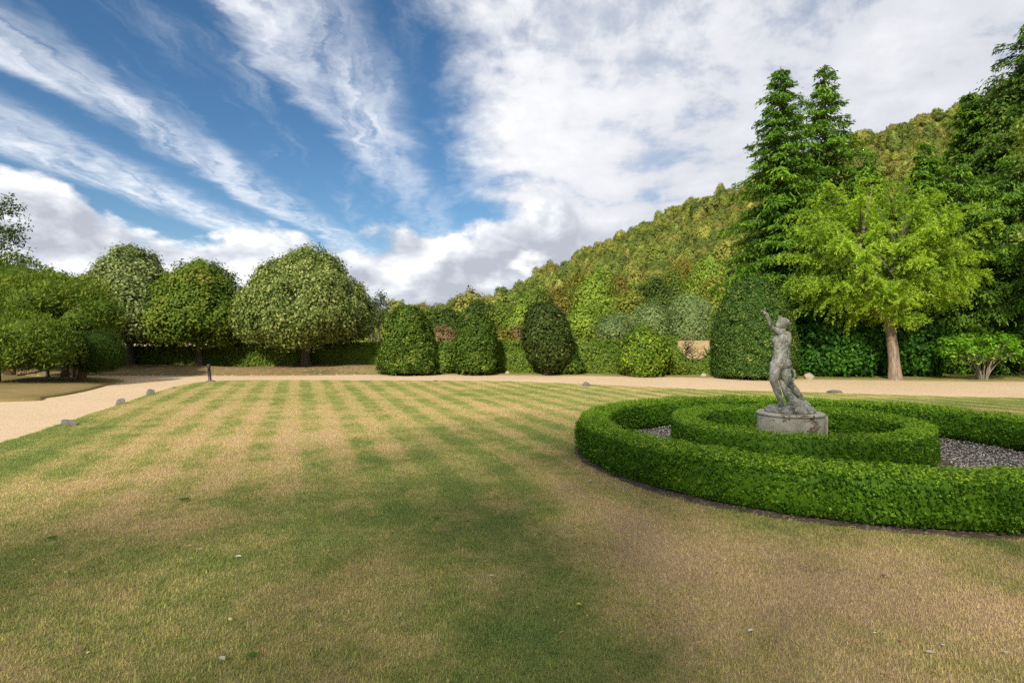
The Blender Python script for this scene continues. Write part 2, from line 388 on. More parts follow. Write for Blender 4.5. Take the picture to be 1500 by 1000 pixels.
# ------------------------------------------------------------------ ground
def poly_sheet(name, pts, z, mat, depth=0, kind='structure', dome=0.0):
    bm = bmesh.new(); vs = [bm.verts.new((p[0], p[1], z)) for p in pts]; f = bm.faces.new(vs)
    if f.normal.z < 0: f.normal_flip()
    bm.normal_update()
    if f.normal.z < 0: f.normal_flip()
    if depth:
        r = bmesh.ops.extrude_face_region(bm, geom=[f])
        nv = [e for e in r['geom'] if isinstance(e, bmesh.types.BMVert)]
        bmesh.ops.translate(bm, verts=nv, vec=(0, 0, -depth))
        bmesh.ops.recalc_face_normals(bm, faces=bm.faces)
    bmesh.ops.triangulate(bm, faces=[f for f in bm.faces if len(f.verts) > 4])
    me = bpy.data.meshes.new(name); bm.to_mesh(me); bm.free(); me.materials.append(mat)
    return link(name, me, kind=kind)

def catmull(pts, n=8):
    pts = np.array(pts, float); out = []
    P = np.vstack([2 * pts[0] - pts[1], pts, 2 * pts[-1] - pts[-2]])
    for i in range(1, len(P) - 2):
        for s in np.linspace(0, 1, n, endpoint=False):
            a, b, c, d_ = P[i - 1], P[i], P[i + 1], P[i + 2]
            out.append(.5 * (2 * b + (c - a) * s + (2 * a - 5 * b + 4 * c - d_) * s * s + (3 * b - a - 3 * c + d_) * s ** 3))
    out.append(pts[-1]); return np.array(out)

# ground: one sheet to the horizon
poly_sheet('ground', [(-2500, -600), (2500, -600), (2500, 4000), (-2500, 4000)], -.06, m_field)
far_edge = catmull([(-46, 25.4), (-24, 25.3), (-16.3, 25.2), (-10.3, 25.2), (-5.9, 25.9), (-.2, 25.6), (4.4, 24.8), (9.6, 23.5), (14.4, 22.4), (19, 21.6), (28, 20), (46, 17)])
poly_sheet('gravel_drive', [(-46, -6)] + [tuple(p) for p in far_edge] + [(46, -6)], -.035, m_gravel)
lawn_edge = catmull([(-7.6, -2.2), (-7.35, 2), (-7.4, 6), (-7.85, 8.9), (-8.5, 11.1), (-9.6, 14.3), (-10.6, 17.4), (-11.2, 19.6), (-11.2, 21.4), (-9.2, 22.2), (-3.9, 21.9), (-.2, 21.5),
                     (2.5, 20.2), (5.6, 18.3), (9.4, 16.9), (12.1, 15.9), (15.5, 14.9), (22, 12), (26, 8), (27, 2), (27, -2.2)])
rr_ = rng_of(5)
le = lawn_edge + np.stack([wav(np.c_[lawn_edge * 1, np.zeros(len(lawn_edge))], 3.0, 8) * .05] * 2, 1)
poly_sheet('lawn', [tuple(p) for p in le], 0, m_lawn, .05)

def height_patch(name, xs, ys, fz, mat):
    X, Y = np.meshgrid(xs, ys, indexing='ij'); Z = fz(X, Y)
    v, f = grid_core(np.stack([X, Y, Z], -1), False)
    me = mesh_np(name, v, f.ravel(), np.full(len(f), 4), mat, smooth=True)
    return link(name, me, kind='structure')
def sm(x): x = np.clip(x, 0, 1); return x * x * (3 - 2 * x)
# grassy verge behind the drive and the bank under the left hedge
def verge_z(X, Y):
    fe = np.interp(X, far_edge[:, 0], far_edge[:, 1]) + .05 * np.sin(X * 2.3) + .04 * np.sin(X * 5.1)
    n = wav(np.c_[X.ravel(), Y.ravel(), 0 * X.ravel()], 1.1, 21).reshape(X.shape)
    dd = Y - fe
    base = np.where(dd < 0, -.09, -.09 + .10 * sm(dd / .12)) + .03 * sm(dd / 2) * n
    bank = .27 * sm(dd / 2.2) * sm((-5.4 - X) / 1.6) * (1 + .25 * n)
    return base + bank
vx = np.linspace(-46, 46, 230); vy = np.concatenate([np.linspace(16.5, 30, 150), np.linspace(31, 60, 12)])
vg = height_patch('verge', vx, vy, lambda X, Y: verge_z(X, Y), m_verge)
vg.data.materials.append(m_bank)
cen = np.zeros(len(vg.data.polygons) * 3, np.float32); vg.data.polygons.foreach_get('center', cen); cen = cen.reshape(-1, 3)
vg.data.polygons.foreach_set('material_index', ((cen[:, 0] < -6.6 + .5 * np.sin(cen[:, 1] * 3)) & (cen[:, 1] < 34)).astype(np.int32))

# left island: low grass mound with the yews
isl = catmull([(-46, 11.5), (-22, 13.6), (-13.2, 14.8), (-12.7, 15.9), (-13.1, 17.8), (-14.2, 20.6), (-14.9, 22.2), (-17.2, 23.2), (-24, 24.0), (-46, 24.2)], 10)
cenI = np.array([-24, 18.8])
def island():
    b = isl; rings = []
    for k, (s, zz) in enumerate([(1.0, -.08), (1.0, .0), (.985, .03), (.94, .07), (.85, .12), (.7, .17), (.45, .2), (.15, .2)]):
        p = cenI + (b - cenI) * np.array([s, s]); rings.append(np.c_[p, np.full(len(p), zz)])
    G = np.stack(rings, 1); v, f = grid_core(G, False)
    link('island_lawn', mesh_np('island_lawn', v, f.ravel(), np.full(len(f), 4), m_island, smooth=True), kind='structure')
island()

# ------------------------------------------------------------------ hill
RX = np.array([-400, -200, -120, -75, -46, -17, 3.5, 28, 53, 88, 123, 176, 205, 236, 265, 340, 600])
RZ = np.array([0, 1, 2, 4, 8, 16, 24.5, 37, 50, 66, 79, 100, 110, 121, 130, 143, 147.])
def hill_z(X, Y):
    r = np.interp(X, RX, RZ)
    foot = np.interp(X, [-100, 0, 60, 150, 300], [150, 105, 85, 75, 70])
    tt = np.clip((Y - foot) / (300 - foot), 0, 1)
    up = r * (.25 * tt + .75 * tt ** 1.35)
    dn = np.clip((Y - 300) / 250, 0, 1)
    return up * (1 - .35 * sm(dn)) - .5 * (1 - sm((Y - foot + 10) / 20)) - .3
def field_z(X, Y): return -.4 + 1.75 * sm((Y - 30.5) / 15) * sm((X - .5) / 7)
height_patch('field_slope', np.linspace(-4, 60, 60), np.linspace(29.5, 105, 60), lambda X, Y: np.maximum(field_z(X, Y), -.4) + .06 * wav(np.c_[X.ravel(), Y.ravel(), 0 * X.ravel()], .5, 31).reshape(X.shape), m_field)
m_hill = ground_mat('hill_turf', [(.35, (.07, .08, .02)), (.55, (.16, .14, .045)), (.75, (.25, .20, .08))], .05, 1.2)
height_patch('hill', np.linspace(-330, 560, 150), np.linspace(60, 560, 110), hill_z, m_hill)

# ------------------------------------------------------------------ foliage builders
def prof_interp(prof, z):
    p = np.array(prof); return np.interp(z, p[:, 0], p[:, 1])

def crown_points(r, prof, n, lump_amp, lump_f, seed, inward=.12, center=(0, 0)):
    """points on a lumpy body of revolution; returns points and outward normals"""
    p = np.array(prof, float); zz = np.linspace(p[0, 0], p[-1, 0], 200); rr = np.interp(zz, p[:, 0], p[:, 1])
    ds = np.sqrt(np.gradient(zz) ** 2 + np.gradient(rr) ** 2); w = (rr + .02) * ds; cdf = np.cumsum(w) / w.sum()
    k = np.interp(r.random(n), cdf, np.arange(200)); z = np.interp(k, np.arange(200), zz); rad = np.interp(k, np.arange(200), rr)
    ph = r.random(n) * 2 * math.pi
    slope = np.interp(k, np.arange(200), np.gradient(rr) / np.maximum(ds, 1e-6)); sz_ = np.interp(k, np.arange(200), np.gradient(zz) / np.maximum(ds, 1e-6))
    nrm = np.stack([np.cos(ph) * sz_, np.sin(ph) * sz_, -slope], 1)
    P = np.stack([np.cos(ph) * rad, np.sin(ph) * rad, z], 1)
    lu = wav(P, lump_f, seed) * lump_amp + wav(P, lump_f * 3.1, seed + 50, 2) * lump_amp * .6
    P = P + unit(nrm) * (lu - inward * r.random(n) ** 2 * rad.max())[:, None]
    return P, unit(nrm)

def clumps(r, Pc, Nc, per, rad, L, Wd, up=.25, scatter=.7, tint_mu=.5, tint_sd=.2, flat=.6, droop=0.0, clump_tint=.12):
    K = len(Pc); n = K * per
    off = r.normal(size=(n, 3)) * rad
    Nn = np.repeat(Nc, per, 0); P = np.repeat(Pc, per, 0)
    along = np.sum(off * Nn, 1, keepdims=True); off = off - Nn * along * (1 - flat)
    P = P + off
    normal = unit(Nn * 1.0 + off / rad * .35 + np.array([0, 0, up]) + rand_dirs(r, n) * scatter)
    T = unit(Nn * .3 + rand_dirs(r, n) * .8 + np.array([0, 0, -droop]))
    tint = np.clip(np.repeat(r.normal(0, clump_tint, K), per) + r.normal(tint_mu, tint_sd, n), 0, 1)
    return P, normal, T, L * r.uniform(.7, 1.3, n), Wd * r.uniform(.7, 1.3, n), tint

def simple_trunk(h, r0, r1, lean=(0, 0), seed=0, limbs=0, spread=1.5, limb_from=.4, limb_h=None):
    r = rng_of(seed); n = 9; s = np.linspace(0, 1, n)
    pts = np.stack([lean[0] * s + .04 * np.sin(s * 5 + seed), lean[1] * s + .04 * np.cos(s * 4 + seed), h * s], 1)
    rad = r0 + (r1 - r0) * s; rad[0] *= 1.35
    paths = [(pts, rad)]
    for k in range(limbs):
        a = k * 2.4 + r.uniform(-.4, .4); s0 = r.uniform(limb_from, .95); st = np.array([np.interp(s0, s, pts[:, i]) for i in range(3)])
        L = spread * r.uniform(.7, 1.1) * (1.15 - s0 * .5); e = st + np.array([math.cos(a) * L, math.sin(a) * L, L * r.uniform(.25, .8)])
        mid = (st + e) / 2 + np.array([0, 0, -.12 * L])
        pp = bez(st, mid, e, 6); paths.append((pp, np.linspace(r1 * 1.1 if s0 > .6 else r0 * .45, .015, 6)))
    return paths

def tree(name, label, cat, loc, prof, n_cl, per, crad, L, Wd, leaf, bark, trunk, seed, lump=(.3, 1.2), group=None, inward=.2, core=.78, xs=1.0, crown_name='crown', **kw):
    r = rng_of(seed); root = thing(name, label, cat, loc, group)
    Pc, Nc = crown_points(r, prof, n_cl, lump[0], lump[1], seed, inward)
    P, Nn, T, l, w, ti = clumps(r, Pc, Nc, per, crad, L, Wd, **kw)
    cg = None
    if core:
        G = rev_grid([(z, rad) for z, rad in prof], 22, core, lambda p: .08 * wav(p, lump[1], seed)); cg = grid_core(G, True)
    me = leaf_mesh(crown_name, P, Nn, T, l, w, ti, leaf, cg)
    o = link(crown_name, me, root); o.scale = (xs, 1, 1)
    link('trunk', sweep(trunk, bark, 'trunk'), root)
    return root

def dome_prof(z0, z1, rmax, belly=.35, power=2.0, bottom=.75, n=14):
    out = []
    for s in np.linspace(0, 1, n):
        if s < belly: rr = bottom + (1 - bottom) * math.sin(s / belly * math.pi / 2)
        else: rr = max(0., 1 - ((s - belly) / (1 - belly)) ** power) ** (1 / power)
        out.append((z0 + (z1 - z0) * s, rmax * rr))
    return [(z0 - .02, rmax * bottom * .55)] + out

# ------------------------------------------------------------------ unseen trees added behind the camera to half-shade the near lawn
def bx(bm, x0, x1, y0, y1, z0, z1):
    r = bmesh.ops.create_cube(bm, size=1)
    for v in r['verts']:
        v.co = Vector(((x0 + x1) / 2 + v.co.x * (x1 - x0), (y0 + y1) / 2 + v.co.y * (y1 - y0), (z0 + z1) / 2 + v.co.z * (z1 - z0)))
def bmobj(name, bm, mat, parent=None, bevel=0, **kw):
    if bevel: bmesh.ops.bevel(bm, geom=list(bm.edges), offset=bevel, segments=2, affect='EDGES')
    me = bpy.data.meshes.new(name); bm.to_mesh(me); bm.free(); me.materials.append(mat)
    return link(name, me, parent, **kw)
for k, (bx_, by_, H_, rm_, lab_) in enumerate([(-4.3, -10.5, 16.5, 5.2, 'unseen tall tree added behind the viewpoint to shade the left lawn'), (4.6, -10.0, 17.5, 5.4, 'unseen tall tree added behind the viewpoint to shade the middle lawn'),
                                               (13.5, -11.0, 16.5, 5.6, 'unseen tall tree added behind the viewpoint to shade the parterre')]):
    tree('shade_tree', lab_, 'tree', (bx_, by_, 0), dome_prof(4.6, H_, rm_, .42, 2.0, .6), 170, 22, .62, .34, .24, L_tall, B_grey, simple_trunk(H_ * .8, .45, .1, seed=k + 40, limbs=12, spread=4, limb_from=.3), 700 + k, (.9, .7), inward=.75, core=0,
         tint_mu=.5, tint_sd=.2, scatter=.8, up=.3, group='unseen trees added behind the viewpoint for shade')

# ------------------------------------------------------------------ box parterre: two rings round the statue
CO = np.array([4.22, 7.92, 0]); CI = np.array([4.0, 8.25, 0])
def box_ring(name, label, cen, Rout, Rin, H, n, seed, leafL):
    r = rng_of(seed); root = thing(name, label, 'hedge', tuple(cen))
    # section (radial, z) walked from outer foot over the top to inner foot; sides lean in a little
    b = .05
    sec = np.array([(Rout - .05, .03), (Rout + b * .4, .12), (Rout + b * .3, .3), (Rout, H - .06), (Rout - .05, H - .01), (Rout - .12, H), (Rin + .12, H), (Rin + .05, H - .01), (Rin, H - .06), (Rin - b * .3, .3), (Rin - b * .4, .12), (Rin + .05, .03)])
    seg = np.diff(sec, axis=0); ln = np.hypot(seg[:, 0], seg[:, 1]) * (sec[:-1, 0] + sec[1:, 0]) / 2; cdf = np.r_[0, np.cumsum(ln) / ln.sum()]
    K = n // 5
    u = r.random(K); i = np.clip(np.searchsorted(cdf, u) - 1, 0, len(seg) - 1); fr = (u - cdf[i]) / (cdf[i + 1] - cdf[i])
    rz = sec[i] + seg[i] * fr[:, None]; nr = np.stack([seg[i][:, 1], -seg[i][:, 0]], 1); nr = nr / np.linalg.norm(nr, axis=1, keepdims=True)
    ph = r.random(K) * 2 * math.pi; c, s = np.cos(ph), np.sin(ph)
    P = np.stack([c * rz[:, 0], s * rz[:, 0], rz[:, 1]], 1); Nn = np.stack([c * nr[:, 0], s * nr[:, 0], nr[:, 1]], 1)
    P = P + Nn * (wav(P, 7, seed, 3) * .022 + wav(P, 1.6, seed + 1, 2) * .018 - .075 * r.random(K) ** 1.6)[:, None]
    # sprigs of five leaves
    per = 5; n5 = K * per
    ax = unit(np.repeat(Nn, per, 0) * .8 + np.repeat(rand_dirs(r, K), per, 0) * .55 + np.array([0, 0, .35]))
    st = np.tile(np.linspace(-.018, .022, per), K)
    side = rand_dirs(r, n5)
    P5 = np.repeat(P, per, 0) + ax * st[:, None] + side * .010
    nm = unit(ax * .55 + side * .75 + np.repeat(Nn, per, 0) * .35); T = unit(side * .8 + ax * .6)
    sprig = np.repeat(r.normal(0, .15, K), per)
    dead = np.repeat((wav(P, 2.6, seed + 7, 2) > 1.35), per)
    topn = np.repeat(Nn[:, 2] > .6, per)                       # top leaves tinted lighter than the sides: skylight painted into the colour
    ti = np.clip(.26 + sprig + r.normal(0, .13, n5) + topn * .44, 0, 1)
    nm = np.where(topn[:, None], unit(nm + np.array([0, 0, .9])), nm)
    ph2 = np.arange(120) / 120 * 2 * math.pi
    sec2 = sec.copy(); mid = (Rout + Rin) / 2; sec2[:, 0] = mid + (sec2[:, 0] - mid) * .80; sec2[:, 1] = np.minimum(sec2[:, 1], H - .06)
    G = np.stack([np.cos(ph2)[:, None] * sec2[None, :, 0], np.sin(ph2)[:, None] * sec2[None, :, 0], np.broadcast_to(sec2[:, 1], (120, len(sec2)))], -1)
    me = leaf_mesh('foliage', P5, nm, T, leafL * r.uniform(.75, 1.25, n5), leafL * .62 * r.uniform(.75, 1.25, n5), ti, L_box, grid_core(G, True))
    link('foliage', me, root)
    # stems along the foot
    paths = []
    for k in range(int(2 * math.pi * Rout / .22)):
        a = k * .22 / Rout + r.uniform(-.02, .02); rad = r.uniform(Rin + .1, Rout - .06)
        p0 = np.array([math.cos(a) * rad, math.sin(a) * rad, -.02]); paths.append(([p0, p0 + np.array([r.normal(0, .02), r.normal(0, .02), .12]), p0 + np.array([r.normal(0, .05), r.normal(0, .05), .3])], [.012, .009, .005]))
    link('stems', sweep(paths, B_grey, 'stems', 5), root)['kind'] = 'stuff'
    return root
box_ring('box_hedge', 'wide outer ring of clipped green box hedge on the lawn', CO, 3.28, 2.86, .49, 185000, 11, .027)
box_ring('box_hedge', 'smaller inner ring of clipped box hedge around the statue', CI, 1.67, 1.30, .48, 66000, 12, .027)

def annulus(name, cen, r0, r1, z, mat, n=96, seed=0, jit=.04, rin_jit=0):
    a = np.arange(n) / n * 2 * math.pi; P2 = np.c_[np.cos(a), np.sin(a), np.zeros(n)] * 3
    ro = r1 + wav(P2, 2.5, seed) * jit; ri = np.full(n, r0)
    G = np.stack([np.stack([cen[0] + np.cos(a) * q_, cen[1] + np.sin(a) * q_, np.full(n, zz)], 1) for q_, zz in ((ri, z), ((ri + ro) / 2, z), (ro, z), (ro, z - .06))], 1)
    v, f = grid_core(G, True); return link(name, mesh_np(name, v, f[:, ::-1].ravel(), np.full(len(f), 4), mat), kind='structure')
annulus('parterre_soil', CO, .05, 3.325, .006, m_soil, seed=3)
# slate and pebble mulch between the rings
m_chip, t = mat_new('slate_chips')
at = t.n('ShaderNodeAttribute', attribute_name='tint').outputs['Fac']
t.n('ShaderNodeOutputMaterial', {0: t.n('ShaderNodeBsdfPrincipled', {'Base Color': t.ramp(at, [(0, (.20, .17, .14)), (.45, (.42, .38, .33)), (.8, (.62, .60, .56)), (1, (.78, .77, .75))]), 'Roughness': .7})})
def chips():
    r = rng_of(40); n = 26000
    a = r.random(n) * 2 * math.pi; rad = np.sqrt(r.uniform(1.45 ** 2, 2.9 ** 2, n))
    P = np.stack([CO[0] + np.cos(a) * rad, CO[1] + np.sin(a) * rad, np.full(n, .012) + r.random(n) * .02], 1)
    Nn = unit(np.array([0, 0, 1.]) + rand_dirs(r, n) * .35); T = rand_dirs(r, n)
    v, tt = leaf_quads(P, Nn, T, r.uniform(.014, .036, n), r.uniform(.010, .024, n), np.clip(r.normal(.5, .25, n), 0, 1), .1)
    o = link('slate_mulch', mesh_np('slate_mulch', v, np.arange(len(v)), np.full(n, 4), m_chip, tt), kind='stuff', label='grey slate chip mulch between the two box rings', cat='mulch')
chips()

# ------------------------------------------------------------------ pedestal and statue
m_ped, t = mat_new('weathered_render')
co = t.n('ShaderNodeTexCoord').outputs['Object']
n = t.noise(co, 7, 7, .65); n2 = t.noise(co, 3.1, 6, .6, .6); n3 = t.noise(co, 30, 4)
c = t.ramp(n, [(.3, (.24, .22, .15)), (.5, (.40, .37, .28)), (.75, (.50, .47, .39))])
c = t.mix(t.ss(n2, .55, .60), c, t.ramp(n3, [(.35, (.10, .075, .05)), (.6, (.30, .20, .13))]))
c = t.mix(t.ss(t.noise(co, 4.2, 5, .6, .3), .66, .69), c, (.28, .07, .035))
bp = t.n('ShaderNodeBump', {'Strength': 1, 'Distance': .02, 'Height': t.m('SUBTRACT', n, t.m('MULTIPLY', t.ss(n2, .55, .60), .6))})
t.n('ShaderNodeOutputMaterial', {0: t.n('ShaderNodeBsdfPrincipled', {'Base Color': c, 'Roughness': .95, 'Normal': bp})})
m_lead, t = mat_new('lichened_stone')
co = t.n('ShaderNodeTexCoord').outputs['Object']
n = t.noise(t.v('MULTIPLY', co, (1, 1, .5)), 7, 6, .6); n2 = t.noise(co, 30, 3, .6); n3 = t.noise(co, 14, 5, .65)
c = t.ramp(n, [(.36, (.05, .058, .042)), (.5, (.19, .19, .15)), (.66, (.37, .36, .29))])
c = t.mix(t.ss(n3, .52, .66), c, (.17, .175, .14))
c = t.mix(t.ss(t.m('ADD', n2, t.m('MULTIPLY', n, .25)), .67, .74, 0, .7), c, (.50, .50, .46))
c = t.mix(t.ss(t.noise(co, 3.3, 4), .56, .66, 0, .6), c, (.30, .23, .16))
bp = t.n('ShaderNodeBump', {'Strength': .6, 'Distance': .008, 'Height': n3})
t.n('ShaderNodeOutputMaterial', {0: t.n('ShaderNodeBsdfPrincipled', {'Base Color': c, 'Roughness': .85, 'Normal': bp})})
PD = np.array([3.93, 8.2, 0])
def revolve(name, prof, mat, parent, nphi=64, wob=0, seed=0, loc=None):
    a = np.arange(nphi) / nphi * 2 * math.pi
    G = np.stack([np.stack([np.cos(a) * rr, np.sin(a) * rr, np.full(nphi, zz)], 1) for rr, zz in prof], 1)
    if wob:
        p = G.reshape(-1, 3); G = (p * np.array([1, 1, 0]) * (1 + wob * wav(p, 6, seed))[:, None] + p * np.array([0, 0, 1])).reshape(G.shape)
    v, f = grid_core(G, True)
    return link(name, mesh_np(name, v, f.ravel(), np.full(len(f), 4), mat, smooth=False), parent, loc)
ped = thing('stone_pedestal', 'low round rendered pedestal with flaking patches under the statue', 'pedestal', tuple(PD))
revolve('drum', [(.435, -.03), (.437, .15), (.432, .30), (.432, .50), (.425, .517)], m_ped, ped, wob=.006, seed=2)
revolve('cap', [(.42, .517), (.442, .524), (.442, .546), (.43, .56), (.2, .566), (.001, .567)], m_ped, ped, wob=.005, seed=4)
# render chip standing off the drum edge
b = bmesh.new(); bx(b, .415, .455, -.16, -.05, .25, .52); bmobj('loose_render_slab', b, m_ped, ped, .01)

STZ = .567
statue = thing('statue', 'weathered grey statue of a nude figure with raised arm and a dolphin at its feet', 'statue', (PD[0], PD[1], STZ))
revolve('plinth', [(.33, .0), (.335, .02), (.33, .035), (.30, .045), (.30, .065), (.28, .075), (.001, .08)], m_lead, statue, 48, .012, 6)
def sp_(u, v, dep=0.):                       # photo zoom measurements to statue metres
    return np.array([(u - 325) * .2 / 103.7, dep, (790 - v) * .2 / 103.7 + .055])
FAT = 1.06
def capsule(bm, p0, r0, p1, r1, flat=1.0, n=6):
    r0 *= FAT; r1 *= FAT
    for s in np.linspace(0, 1, n):
        p = p0 + (p1 - p0) * s; rr = r0 + (r1 - r0) * s
        res = bmesh.ops.create_icosphere(bm, subdivisions=2, radius=1)
        for v in res['verts']: v.co = Vector((p[0] + v.co.x * rr, p[1] + v.co.y * rr * flat, p[2] + v.co.z * rr))
def ball(bm, p, rx, ry, rz, rot=0):
    rx *= FAT; ry *= FAT; rz *= FAT
    res = bmesh.ops.create_icosphere(bm, subdivisions=3, radius=1); M = Matrix.Rotation(R(rot), 3, 'Y')
    for v in res['verts']: v.co = Vector(p) + M @ Vector((v.co.x * rx, v.co.y * ry, v.co.z * rz))
def remesh_obj(name, bm, mat, parent, voxel, smooth):
    me = bpy.data.meshes.new(name); bm.to_mesh(me); bm.free(); me.materials.append(mat)
    o = link(name, me, parent)
    md = o.modifiers.new('remesh', 'REMESH'); md.mode = 'VOXEL'; md.voxel_size = voxel; md.use_smooth_shade = True
    s = o.modifiers.new('smooth', 'SMOOTH'); s.factor = .5; s.iterations = smooth
    return o
b = bmesh.new()
hd = sp_(266, 180)
ball(b, hd, .066, .062, .080, -12); ball(b, hd + np.array([.028, 0, .022]), .070, .070, .066)       # skull and hair
ball(b, hd + np.array([-.055, 0, -.022]), .030, .040, .040); ball(b, hd + np.array([-.075, 0, .0]), .014, .012, .018, 25)   # jaw, nose
ball(b, hd + np.array([-.030, 0, .088]), .030, .030, .026); ball(b, hd + np.array([.085, .0, .0]), .034, .040, .036)        # top-knot, bun
ball(b, hd + np.array([-.052, .0, -.062]), .020, .026, .014)
capsule(b, sp_(272, 215), .040, sp_(268, 262), .048)
# trunk
ball(b, sp_(262, 300, .0), .112, .095, .120, 6); ball(b, sp_(228, 300, .02), .060, .075, .070); ball(b, sp_(296, 300, .0), .062, .085, .105, 8)
capsule(b, sp_(258, 330), .104, sp_(254, 410), .094, .9); capsule(b, sp_(254, 410), .096, sp_(254, 470), .118, .95)
ball(b, sp_(282, 468, -.03), .078, .085, .085); ball(b, sp_(226, 470, -.02), .068, .085, .080)
ball(b, sp_(246, 255), .060, .058, .052); ball(b, sp_(302, 262), .052, .056, .056)
# raised arm and hand
capsule(b, sp_(244, 246, -.03), .050, sp_(172, 214, -.10), .036, n=8); capsule(b, sp_(172, 214, -.10), .038, sp_(122, 108, -.12), .023, n=10)
capsule(b, sp_(124, 112, -.12), .026, sp_(106, 96, -.12), .024)
for k in range(4): 
    dq = np.array([0, (k - 1.5) * .013, 0]); capsule(b, sp_(108, 97, -.12) + dq, .010, sp_(88 + 2 * k, 88 + k, -.12) + dq * 1.3, .009, n=5); capsule(b, sp_(88 + 2 * k, 88 + k, -.12) + dq * 1.3, .009, sp_(80 + 3 * k, 96 + k, -.12) + dq * 1.4, .008, n=4)
capsule(b, sp_(112, 104, -.145), .011, sp_(98, 110, -.165), .009, n=5)
# lowered arm
capsule(b, sp_(310, 272, .02), .044, sp_(318, 400, .05), .033, n=9); capsule(b, sp_(318, 400, .05), .034, sp_(298, 470, -.0), .026, n=7); ball(b, sp_(292, 482, -.02), .024, .028, .036)
# left leg in front, right leg trailing
capsule(b, sp_(222, 480), .084, sp_(190, 592, -.06), .054, n=10); capsule(b, sp_(190, 592, -.06), .054, sp_(222, 660, -.03), .052, n=6); capsule(b, sp_(222, 660, -.03), .052, sp_(256, 755, -.02), .030, n=8)
capsule(b, sp_(256, 765, -.02), .030, sp_(205, 780, -.08), .020, 1.3, n=6)
capsule(b, sp_(276, 490), .088, sp_(308, 600, .0), .060, n=10); capsule(b, sp_(308, 600, .0), .058, sp_(372, 672, .03), .052, n=7); capsule(b, sp_(372, 672, .03), .050, sp_(438, 748, .04), .028, n=8)
capsule(b, sp_(440, 752, .04), .028, sp_(468, 772, .0), .020, 1.3, n=5)
remesh_obj('figure', b, m_lead, statue, .0055, 4)
# dolphin support: body rises between the legs, head on the plinth, tail looped behind the hip
b = bmesh.new(); FAT = 1.0
capsule(b, sp_(392, 764, -.05), .056, sp_(330, 742, -.05), .078, n=8); capsule(b, sp_(330, 742, -.05), .078, sp_(298, 680, -.02), .058, n=8)
capsule(b, sp_(298, 680, -.02), .058, sp_(266, 606, .02), .034, n=8)
capsule(b, sp_(396, 768, -.07), .044, sp_(440, 783, -.08), .018, n=6); ball(b, sp_(376, 738, -.11), .022, .016, .020); ball(b, sp_(412, 752, -.10), .030, .012, .010, -25)
ball(b, sp_(300, 788, -.03), .11, .10, .022); ball(b, sp_(410, 790, .02), .10, .09, .02)
ang = np.linspace(-2.6, 2.3, 18)
lp = [sp_(345 + 30 * math.cos(a_), 556 - 44 * math.sin(a_), .06) for a_ in ang]
for a_, c_ in zip(lp[:-1], lp[1:]): capsule(b, a_, .019, c_, .019, n=4)
capsule(b, sp_(320, 592, .06), .026, sp_(318, 680, .02), .045, n=8)
remesh_obj('dolphin', b, m_lead, statue, .007, 2)

# ------------------------------------------------------------------ boulders and bollards
def boulder(label, u, v, wpx, hpx, D=None, zg=0.0, mat=M_rock, seed=0, flat=False, group='stones along the drive edge'):
    D = D or (EYE - zg) * F_PX / (v - HY); w = wpx / F_PX * D; h = hpx / F_PX * D
    r = rng_of(seed); bm = bmesh.new(); bmesh.ops.create_icosphere(bm, subdivisions=3, radius=1)
    P = np.array([vv.co[:] for vv in bm.verts])
    for k in range(14):                         # broken facets
        nn = unit(r.normal(size=3) * np.array([1, 1, .8])); dd = r.uniform(.5, .85); ex = np.maximum(P @ nn - dd, 0); P = P - ex[:, None] * nn * .92
    P = P * (1 + .05 * wav(P, 3, seed))[:, None]
    P = P * np.array([w * .56, w * .40, h * 1.0]); P[:, 2] = np.maximum(P[:, 2] * (.75 if flat else 1.0), -.25 * h)
    for vv, p in zip(bm.verts, P): vv.co = p
    o = bmobj('boulder', bm, mat); o.location = (px(u, D), D, zg + .0); o['label'] = label; o['category'] = 'rock'; o['group'] = group
    return o
boulder('largest grey boulder on the lawn edge nearest the left drive bend', 100, 622, 24, 10, seed=1)
boulder('rounded grey boulder second along the left lawn edge', 178, 591, 15, 9, seed=2)
boulder('pointed grey boulder third along the left lawn edge', 222, 577, 13, 9, seed=3)
boulder('tiny stone at the left lawn edge, fourth towards the bollard', 254, 568, 6, 3, seed=4)
boulder('small flat stone on the far lawn edge left of centre', 638, 558.5, 10, 2.5, seed=5, flat=True)
boulder('faint flat stone sunk at the far lawn edge below the bank end', 543, 557.5, 12, 1.6, seed=6, flat=True)
boulder('upright brown stone on the far lawn edge left of the parterre', 857, 565.5, 13, 8, seed=7)
boulder('low flat stone on the lawn edge left of the raised arm', 1012, 571, 14, 3, seed=8, flat=True)
boulder('long flat pitted stone on the lawn edge right of the statue', 1223, 575, 23, 5.5, seed=9, flat=True)
boulder('small cream stone on the verge below the dark holly', 743, 549.5, 6, 5, D=25.9, zg=.0, mat=M_rockp, seed=10)
boulder('cream wedge stone on the verge left of the big box dome', 1030, 552, 11, 6, D=24.3, zg=.0, mat=M_rockp, seed=11)
boulder('squared cream stone on the verge right behind the statue', 1186, 554, 17, 8, D=23.2, zg=.0, mat=M_rockp, seed=12)

